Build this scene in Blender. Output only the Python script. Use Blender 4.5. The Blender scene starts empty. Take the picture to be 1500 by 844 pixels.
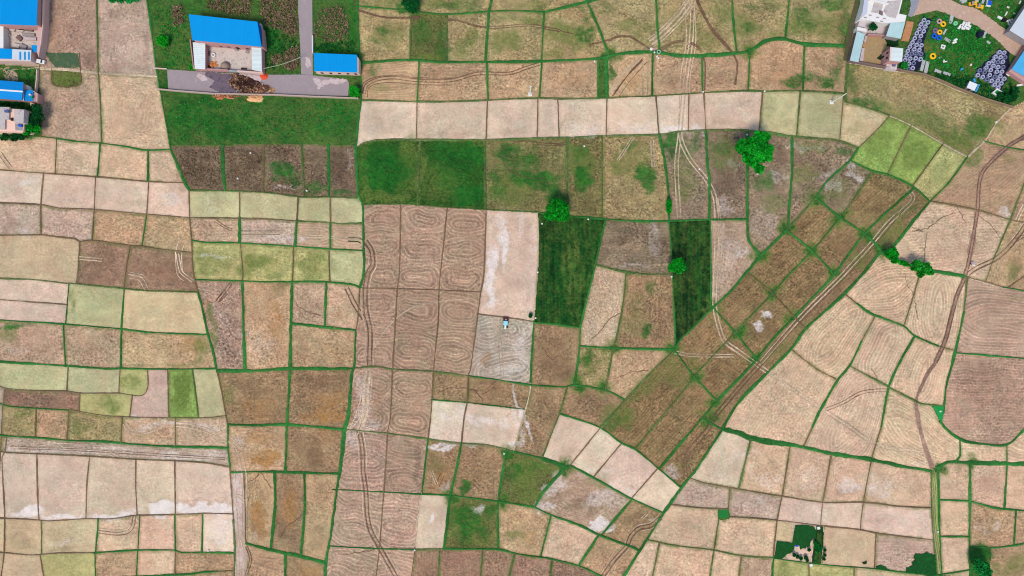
import bpy, math, random
import numpy as np
from mathutils import Vector
random.seed(7); rng = np.random.default_rng(7)
R = math.radians
C = bpy.context.scene.collection
# ------------------------------------------------------------------ camera, sky, sun
M_PX = 0.25            # metres per photograph pixel on the ground
CAM_H = 250.0
def ground(px, py, h=0.0):
    """world x, y of the point seen at photograph pixel (px, py) when it stands h metres high"""
    k = M_PX * (1 - h / CAM_H)
    return ((px - 750) * k, (422 - py) * k)
cam = bpy.data.objects.new('camera', bpy.data.cameras.new('camera'))
C.objects.link(cam); bpy.context.scene.camera = cam
cam.location = (0, 0, CAM_H); cam.rotation_euler = (0, 0, 0)
cam.data.sensor_width = 36; cam.data.lens = 36 * CAM_H / (1500 * M_PX)
cam.data.clip_start = 1; cam.data.clip_end = 20000
bpy.context.scene.cycles.filter_width = 1.1
sc = bpy.context.scene
sc.view_settings.view_transform = 'Standard'; sc.view_settings.look = 'None'
sc.view_settings.gamma = 1; sc.view_settings.exposure = 1.02
SUN_EL, SUN_AZ = 58, 200          # azimuth clockwise from the top of the picture
w = bpy.data.worlds.new('World'); sc.world = w; w.use_nodes = True
sky = w.node_tree.nodes.new('ShaderNodeTexSky'); sky.sky_type = 'NISHITA'; sky.sun_disc = False
sky.sun_elevation = R(SUN_EL); sky.sun_rotation = R(SUN_AZ)
bg = w.node_tree.nodes['Background']; bg.inputs[1].default_value = 0.115
w.node_tree.links.new(sky.outputs[0], bg.inputs[0])
sl = bpy.data.lights.new('sun', 'SUN'); sl.energy = 1.5; sl.angle = R(16); sl.color = (1.0, 0.93, 0.84)
sun = bpy.data.objects.new('sun', sl); C.objects.link(sun)
dv = Vector((math.sin(R(SUN_AZ)) * math.cos(R(SUN_EL)), math.cos(R(SUN_AZ)) * math.cos(R(SUN_EL)), math.sin(R(SUN_EL))))
sun.rotation_euler = dv.to_track_quat('Z', 'Y').to_euler(); sun.location = dv * 300
# ------------------------------------------------------------------ colour
GAIN = (1.37, 1.43, 1.60)
def lin(c):
    c = c / 255.0
    return c / 12.92 if c <= 0.04045 else ((c + 0.055) / 1.055) ** 2.4
def alb(rgb): return tuple(min(0.85, lin(v) / g) for v, g in zip(rgb, GAIN))
PAL = dict(T=(207,179,153), U=(190,163,138), t=(214,184,158), P=(211,189,170), PP=(218,199,180), B=(156,131,101), BB=(150,122,96),
           Q=(170,142,123), q=(184,156,137), N=(150,122,102), O=(198,178,146), OO=(180,176,122), L=(184,180,140), G=(144,170,92), W=(160,144,104),
           S=(124,106,88), D=(2,58,14), D2=(0,46,10), E=(60,104,48), V=(104,108,62), K=(164,148,108), M=(178,151,132), H=(154,124,104), b=(184,155,124),
           R=(190,168,152), yg=(176,172,118), X=(184,170,158), F=(142,124,104), J=(142,118,88), VG=(44,88,28), W2=(124,116,76), C1=(140,117,84))
# ------------------------------------------------------------------ node helpers
def new_mat(name):
    m = bpy.data.materials.new(name); m.use_nodes = True
    nt = m.node_tree; b = nt.nodes['Principled BSDF']; b.inputs['Roughness'].default_value = 0.9
    b.inputs['Specular IOR Level'].default_value = 0.15
    return m, nt, b
class NT:
    def __init__(s, nt): s.nt = nt
    def n(s, t, **k):
        x = s.nt.nodes.new(t)
        for a, v in k.items(): setattr(x, a, v)
        return x
    def put(s, sock, v):
        if hasattr(v, 'node'): s.nt.links.new(v, sock)
        elif isinstance(v, (tuple, list)): sock.default_value = tuple(v) + ((1,) if len(v) == 3 and len(sock.default_value) == 4 else ())
        else: sock.default_value = v
    def math(s, op, a, b=0.0, c=0.0, clamp=False):
        x = s.n('ShaderNodeMath', operation=op); x.use_clamp = clamp
        s.put(x.inputs[0], a); s.put(x.inputs[1], b); s.put(x.inputs[2], c); return x.outputs[0]
    def vmul(s, a, b):
        x = s.n('ShaderNodeVectorMath', operation='MULTIPLY'); s.put(x.inputs[0], a); s.put(x.inputs[1], b); return x.outputs[0]
    def noise(s, vec, scale, detail=3, rough=0.6, dist=0.0):
        x = s.n('ShaderNodeTexNoise'); s.put(x.inputs['Vector'], vec); x.inputs['Scale'].default_value = scale
        x.inputs['Detail'].default_value = detail; x.inputs['Roughness'].default_value = rough; x.inputs['Distortion'].default_value = dist
        return x.outputs[0]
    def mix(s, f, a, b, mode='MIX'):
        x = s.n('ShaderNodeMix', data_type='RGBA', blend_type=mode); s.put(x.inputs[0], f); s.put(x.inputs[6], a); s.put(x.inputs[7], b); return x.outputs[2]
    def scale(s, col, f):
        x = s.n('ShaderNodeVectorMath', operation='SCALE'); s.put(x.inputs[0], col); s.put(x.inputs[3], f); return x.outputs[0]
    def attr(s, name):
        x = s.n('ShaderNodeAttribute', attribute_name=name); return x
    def sep(s, c):
        x = s.n('ShaderNodeSeparateColor'); s.put(x.inputs[0], c); return x.outputs
    def pos(s): return s.n('ShaderNodeNewGeometry').outputs['Position']
    def bump(s, h, strength, dist=1.0):
        x = s.n('ShaderNodeBump'); x.inputs['Strength'].default_value = strength; x.inputs['Distance'].default_value = dist; s.put(x.inputs['Height'], h); return x.outputs[0]
def around(N, v, a):      # 1 + a * (v - 0.5) * 2
    return N.math('MULTIPLY_ADD', N.math('SUBTRACT', v, 0.5), 2 * a, 1.0)
# ------------------------------------------------------------------ the soil / field material
def field_material():
    m, nt, b = new_mat('field_soil'); N = NT(nt)
    col = N.attr('col').outputs['Color']; pat = N.attr('pat'); ph, amp, spk = N.sep(pat.outputs['Color'])[:3]
    blot = N.attr('blot'); bg_, bd, bp = N.sep(blot.outputs['Color'])[:3]; be = blot.outputs['Alpha']
    orange = pat.outputs['Alpha']; loc = N.attr('loc').outputs['Vector']
    P = N.pos()
    n_big = N.noise(P, 0.035, 3, 0.55); n_mid = N.noise(P, 0.16, 4, 0.65, 0.6); n_fine = N.noise(P, 1.1, 3, 0.75)
    n_st = N.noise(N.vmul(loc, (0.22, 0.9, 1.0)), 1.0, 4, 0.8, 1.2)
    n_sw = N.noise(P, 0.10, 5, 0.78, 2.6)
    n_clump = N.noise(P, 0.42, 3, 0.7, 1.2)
    rg_ = N.math('MULTIPLY_ADD', spk, 0.75, 0.30)
    def vary_by(v, a): return N.math('MULTIPLY_ADD', N.math('MULTIPLY', N.math('SUBTRACT', v, 0.5), rg_), 2 * a, 1.0)
    c = N.scale(col, around(N, n_big, 0.28))
    c = N.scale(c, vary_by(n_mid, 0.50))
    c = N.scale(c, vary_by(n_sw, 0.50))
    tint = N.math('MULTIPLY', N.math('SUBTRACT', N.noise(P, 0.07, 4, 0.7, 1.5), 0.40), 4.0, clamp=True)
    c = N.vmul(c, N.mix(tint, (1.05, 0.97, 0.96), (0.96, 1.02, 0.98)))
    gate = N.math('MULTIPLY_ADD', N.math('MULTIPLY', N.math('SUBTRACT', N.noise(P, 0.055, 4, 0.75, 1.0), 0.36), 4.0, clamp=True), 1.15, 0.35)
    spk = N.math('MULTIPLY', spk, gate)
    # hue wander
    warm = N.mix(N.math('MULTIPLY', N.noise(P, 0.09, 3, 0.6, 1.0), 0.5), (1.0, 1.0, 1.0), (1.06, 0.98, 0.90)); c = N.vmul(c, warm)
    spkf = N.math('MULTIPLY', N.math('SUBTRACT', n_fine, 0.5), spk); c = N.scale(c, N.math('MULTIPLY_ADD', spkf, 3.0, 1.0))
    stf = N.math('MULTIPLY', N.math('SUBTRACT', n_st, 0.5), spk); c = N.scale(c, N.math('MULTIPLY_ADD', stf, 1.0, 1.0))
    clf = N.math('MULTIPLY', N.math('SUBTRACT', n_clump, 0.5), spk); c = N.scale(c, N.math('MULTIPLY_ADD', clf, 0.8, 1.0))
    # straw flecks, pale and dark
    fl = N.noise(P, 0.75, 2, 0.9, 3.0)
    flk = N.math('MULTIPLY', N.math('MULTIPLY', N.math('SUBTRACT', fl, 0.60, clamp=True), 7.0, clamp=True), spk, clamp=True)
    c = N.mix(N.math('MULTIPLY', flk, 0.55), c, N.scale(c, 1.5))
    fk = N.math('MULTIPLY', N.math('MULTIPLY', N.math('SUBTRACT', 0.40, fl, clamp=True), 7.0, clamp=True), spk, clamp=True)
    c = N.mix(N.math('MULTIPLY', fk, 0.6), c, N.scale(c, 0.6))
    # wisps: thin dark and pale wandering lines in patches
    wn = N.noise(P, 0.16, 4, 0.6, 1.8); wl = N.math('SUBTRACT', 1.0, N.math('MULTIPLY', N.math('ABSOLUTE', N.math('SUBTRACT', wn, 0.5)), 34.0), clamp=True)
    wp = N.math('MULTIPLY', N.math('SUBTRACT', N.noise(N.vmul(P, (1.0, 1.0, 3.0)), 0.05, 3, 0.6), 0.5), 6.0, clamp=True)
    c = N.mix(N.math('MULTIPLY', N.math('MULTIPLY', wl, wp), 0.42), c, N.scale(c, 0.62))
    wn2 = N.noise(P, 0.11, 4, 0.6, 2.4); wl2 = N.math('SUBTRACT', 1.0, N.math('MULTIPLY', N.math('ABSOLUTE', N.math('SUBTRACT', wn2, 0.52)), 26.0), clamp=True)
    c = N.mix(N.math('MULTIPLY', wl2, 0.22), c, N.scale(c, 1.32))
    # furrows
    wob = N.math('MULTIPLY', N.math('SUBTRACT', N.noise(P, 0.09, 3, 0.6), 0.5), 0.9)
    s0 = N.math('SINE', N.math('MULTIPLY', N.math('ADD', ph, wob), 6.28318))
    s = N.math('MULTIPLY_ADD', N.math('POWER', N.math('MULTIPLY_ADD', s0, .5, .5), 2.2), 2.0, -.75)
    s = N.math('ADD', N.math('MULTIPLY', s, .8), N.math('MULTIPLY', N.math('SINE', N.math('MULTIPLY_ADD', ph, 1.9, 1.0)), .42))
    brk = N.math('MULTIPLY', N.math('SUBTRACT', N.noise(P, 0.13, 4, 0.75), 0.33), 2.6, clamp=True)
    fur = N.math('MULTIPLY', N.math('MULTIPLY', s, amp), brk)
    c = N.scale(c, N.math('MULTIPLY_ADD', fur, 0.36, 1.0))
    def mask(v, scl, gain=1.5):
        nn = N.math('SUBTRACT', N.math('MULTIPLY_ADD', n_fine, 0.45, N.math('MULTIPLY', N.noise(P, scl, 5, 0.8, 1.4), 0.75)), 0.6)
        return N.math('MULTIPLY', N.math('SUBTRACT', N.math('MULTIPLY', v, N.math('MULTIPLY_ADD', nn, 5.0, 1.0)), 0.10), gain, clamp=True)
    vary = around(N, N.noise(P, 0.9, 3, 0.8), 0.9); vary2 = around(N, N.noise(P, 0.3, 3, 0.7), 0.35)
    c = N.mix(N.math('MULTIPLY', mask(bd, 0.20), 0.75), c, N.scale(N.vmul(c, (0.62, 0.58, 0.56)), vary2))
    c = N.mix(N.math('MULTIPLY', mask(orange, 0.25), 0.7), c, N.scale(alb((176, 124, 62)), vary))
    c = N.mix(N.math('MULTIPLY', mask(bp, 0.22, 1.7), 0.75), c, N.scale(alb((240, 230, 228)), vary2))
    c = N.mix(N.math('MULTIPLY', mask(bg_, 0.38), 0.82), c, N.scale(alb((104, 122, 56)), vary))
    gcol = N.mix(N.math('MULTIPLY', N.math('SUBTRACT', N.noise(P, 0.12, 4, 0.7, 1.0), 0.4), 4.0, clamp=True), alb((6, 90, 24)), alb((44, 118, 36)))
    c = N.mix(N.math('MULTIPLY', mask(be, 0.30), 0.88), c, N.scale(N.scale(gcol, vary), vary2))
    nt.links.new(c, b.inputs['Base Color'])
    h = N.math('ADD', N.math('MULTIPLY', fur, 0.10), N.math('MULTIPLY', N.math('ADD', n_fine, N.math('MULTIPLY', n_clump, 0.7)), N.math('MULTIPLY', spk, 0.55)))
    nt.links.new(N.bump(h, 0.8), b.inputs['Normal'])
    return m
def ribbon_material(name, rgb, rgb2, soft=1.0, scl=0.9, fade=0.0):
    """soft-edged ridge or rut; attribute 'al' is 1 on the axis and 0 on the rim"""
    m, nt, b = new_mat(name); N = NT(nt); P = N.pos()
    al = N.attr('al').outputs['Fac']; mixv = N.attr('mx').outputs['Fac']
    n1 = N.noise(P, scl, 3, 0.75); n2 = N.noise(P, 0.18, 4, 0.7)
    dirt = N.math('MULTIPLY', N.math('SUBTRACT', N.math('ADD', N.math('ADD', N.math('MULTIPLY', n2, .7), N.math('MULTIPLY', n1, .3)), mixv), 0.92), 5.0, clamp=True)
    c = N.mix(dirt, N.scale(alb(rgb), around(N, N.noise(P, .05, 2, .5), .8)), alb(rgb2))
    c = N.scale(c, around(N, n1, 0.75)); c = N.scale(c, around(N, N.noise(P, 0.35, 2, 0.6), 0.3))
    nt.links.new(c, b.inputs['Base Color'])
    a = N.math('MULTIPLY', N.math('SUBTRACT', N.math('MULTIPLY_ADD', al, 1.7 * soft, n1), 0.85), 3.0, clamp=True)
    a = N.math('MULTIPLY', a, N.math('MULTIPLY_ADD', N.math('MULTIPLY', N.math('SUBTRACT', N.noise(P, 0.12, 4, 0.75), 0.42), 5.0, clamp=True), fade, 1.0 - fade))
    nt.links.new(a, b.inputs['Alpha'])
    nt.links.new(N.bump(n1, 0.5), b.inputs['Normal'])
    return m
def plain(name, rgb, var=0.12, scl=0.8, rough=0.8, bump=0.2, spec=0.2, rgb2=None, th=0.55, metal=0.0):
    m, nt, b = new_mat(name); N = NT(nt); P = N.pos()
    b.inputs['Roughness'].default_value = rough; b.inputs['Specular IOR Level'].default_value = spec; b.inputs['Metallic'].default_value = metal
    n1 = N.noise(P, scl, 4, 0.7); n2 = N.noise(P, scl * 4, 3, 0.7)
    c = N.scale(N.scale(alb(rgb), around(N, n1, var)), around(N, n2, var * 0.8))
    if rgb2:
        k = N.math('MULTIPLY', N.math('SUBTRACT', N.noise(P, scl * 1.3, 5, 0.75, 0.6), th), 8.0, clamp=True)
        c = N.mix(k, c, N.scale(alb(rgb2), around(N, n2, 0.25)))
    nt.links.new(c, b.inputs['Base Color'])
    if bump: nt.links.new(N.bump(n2, bump, 0.3), b.inputs['Normal'])
    return m
def corrugated(name, rgb, ang=0.0, pitch=1.0, rough=0.5, stain=None, var=0.05):
    m, nt, b = new_mat(name); N = NT(nt); P = N.pos()
    b.inputs['Roughness'].default_value = rough; b.inputs['Specular IOR Level'].default_value = 0.3
    x = N.n('ShaderNodeMapping'); N.put(x.inputs['Vector'], P); x.inputs['Rotation'].default_value = (0, 0, ang)
    wv = N.n('ShaderNodeTexWave', wave_type='BANDS', bands_direction='X', wave_profile='SIN'); N.put(wv.inputs['Vector'], x.outputs[0]); wv.inputs['Scale'].default_value = 0.31 / pitch * 2
    sheet = N.n('ShaderNodeTexWave', wave_type='BANDS', bands_direction='X', wave_profile='SAW'); N.put(sheet.inputs['Vector'], x.outputs[0]); sheet.inputs['Scale'].default_value = 0.31 / 5.0
    c = N.scale(alb(rgb), around(N, N.noise(P, 0.25, 4, 0.7), var)); c = N.scale(c, around(N, wv.outputs['Fac'], 0.025)); c = N.scale(c, around(N, sheet.outputs['Fac'], 0.02))
    b.inputs['Specular IOR Level'].default_value = 0.08
    if stain:
        k = N.math('MULTIPLY', N.math('SUBTRACT', N.noise(P, 0.6, 5, 0.8, 1.0), 0.56), 6.0, clamp=True)
        c = N.mix(k, c, alb(stain))
    nt.links.new(c, b.inputs['Base Color']); nt.links.new(N.bump(wv.outputs['Fac'], 0.4, 0.08), b.inputs['Normal'])
    return m
# ------------------------------------------------------------------ object helpers
def tag(o, label=None, cat=None, group=None, kind=None):
    if label: o['label'] = label
    if cat: o['category'] = cat
    if group: o['group'] = group
    if kind: o['kind'] = kind
    return o
def mesh_obj(name, verts, faces, mat, parent=None, smooth=False, attrs=None):
    me = bpy.data.meshes.new(name); me.from_pydata([tuple(map(float, v)) for v in verts], [], faces)
    if isinstance(mat, (list, tuple)):
        for x in mat: me.materials.append(x)
    else: me.materials.append(mat)
    if attrs:
        for k, v in attrs.items():
            a = me.attributes.new(k, 'FLOAT', 'POINT'); a.data.foreach_set('value', np.asarray(v, dtype=np.float32))
    if smooth: me.polygons.foreach_set('use_smooth', [True] * len(me.polygons))
    o = bpy.data.objects.new(name, me); C.objects.link(o)
    if parent: o.parent = parent; o.location = tuple(-c for c in parent.location); o.rotation_euler = (0, 0, 0)
    return o
def empty(name, loc):
    o = bpy.data.objects.new(name, None); C.objects.link(o); o.location = loc; o.empty_display_size = 0.5; return o
def value_noise(x, y, s, seed=0):
    x = np.asarray(x) / s; y = np.asarray(y) / s
    xi = np.floor(x).astype(np.int64); yi = np.floor(y).astype(np.int64); fx = x - xi; fy = y - yi
    fx = fx * fx * (3 - 2 * fx); fy = fy * fy * (3 - 2 * fy)
    def hsh(a, b):
        v = (a * 374761393 + b * 668265263 + seed * 974634777) & 0x7fffffff; v = ((v ^ (v >> 13)) * 1274126177) & 0x7fffffff
        return ((v ^ (v >> 16)) & 0xffff) / 65535.0
    return (hsh(xi, yi) * (1 - fx) + hsh(xi + 1, yi) * fx) * (1 - fy) + (hsh(xi, yi + 1) * (1 - fx) + hsh(xi + 1, yi + 1) * fx) * fy
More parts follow.
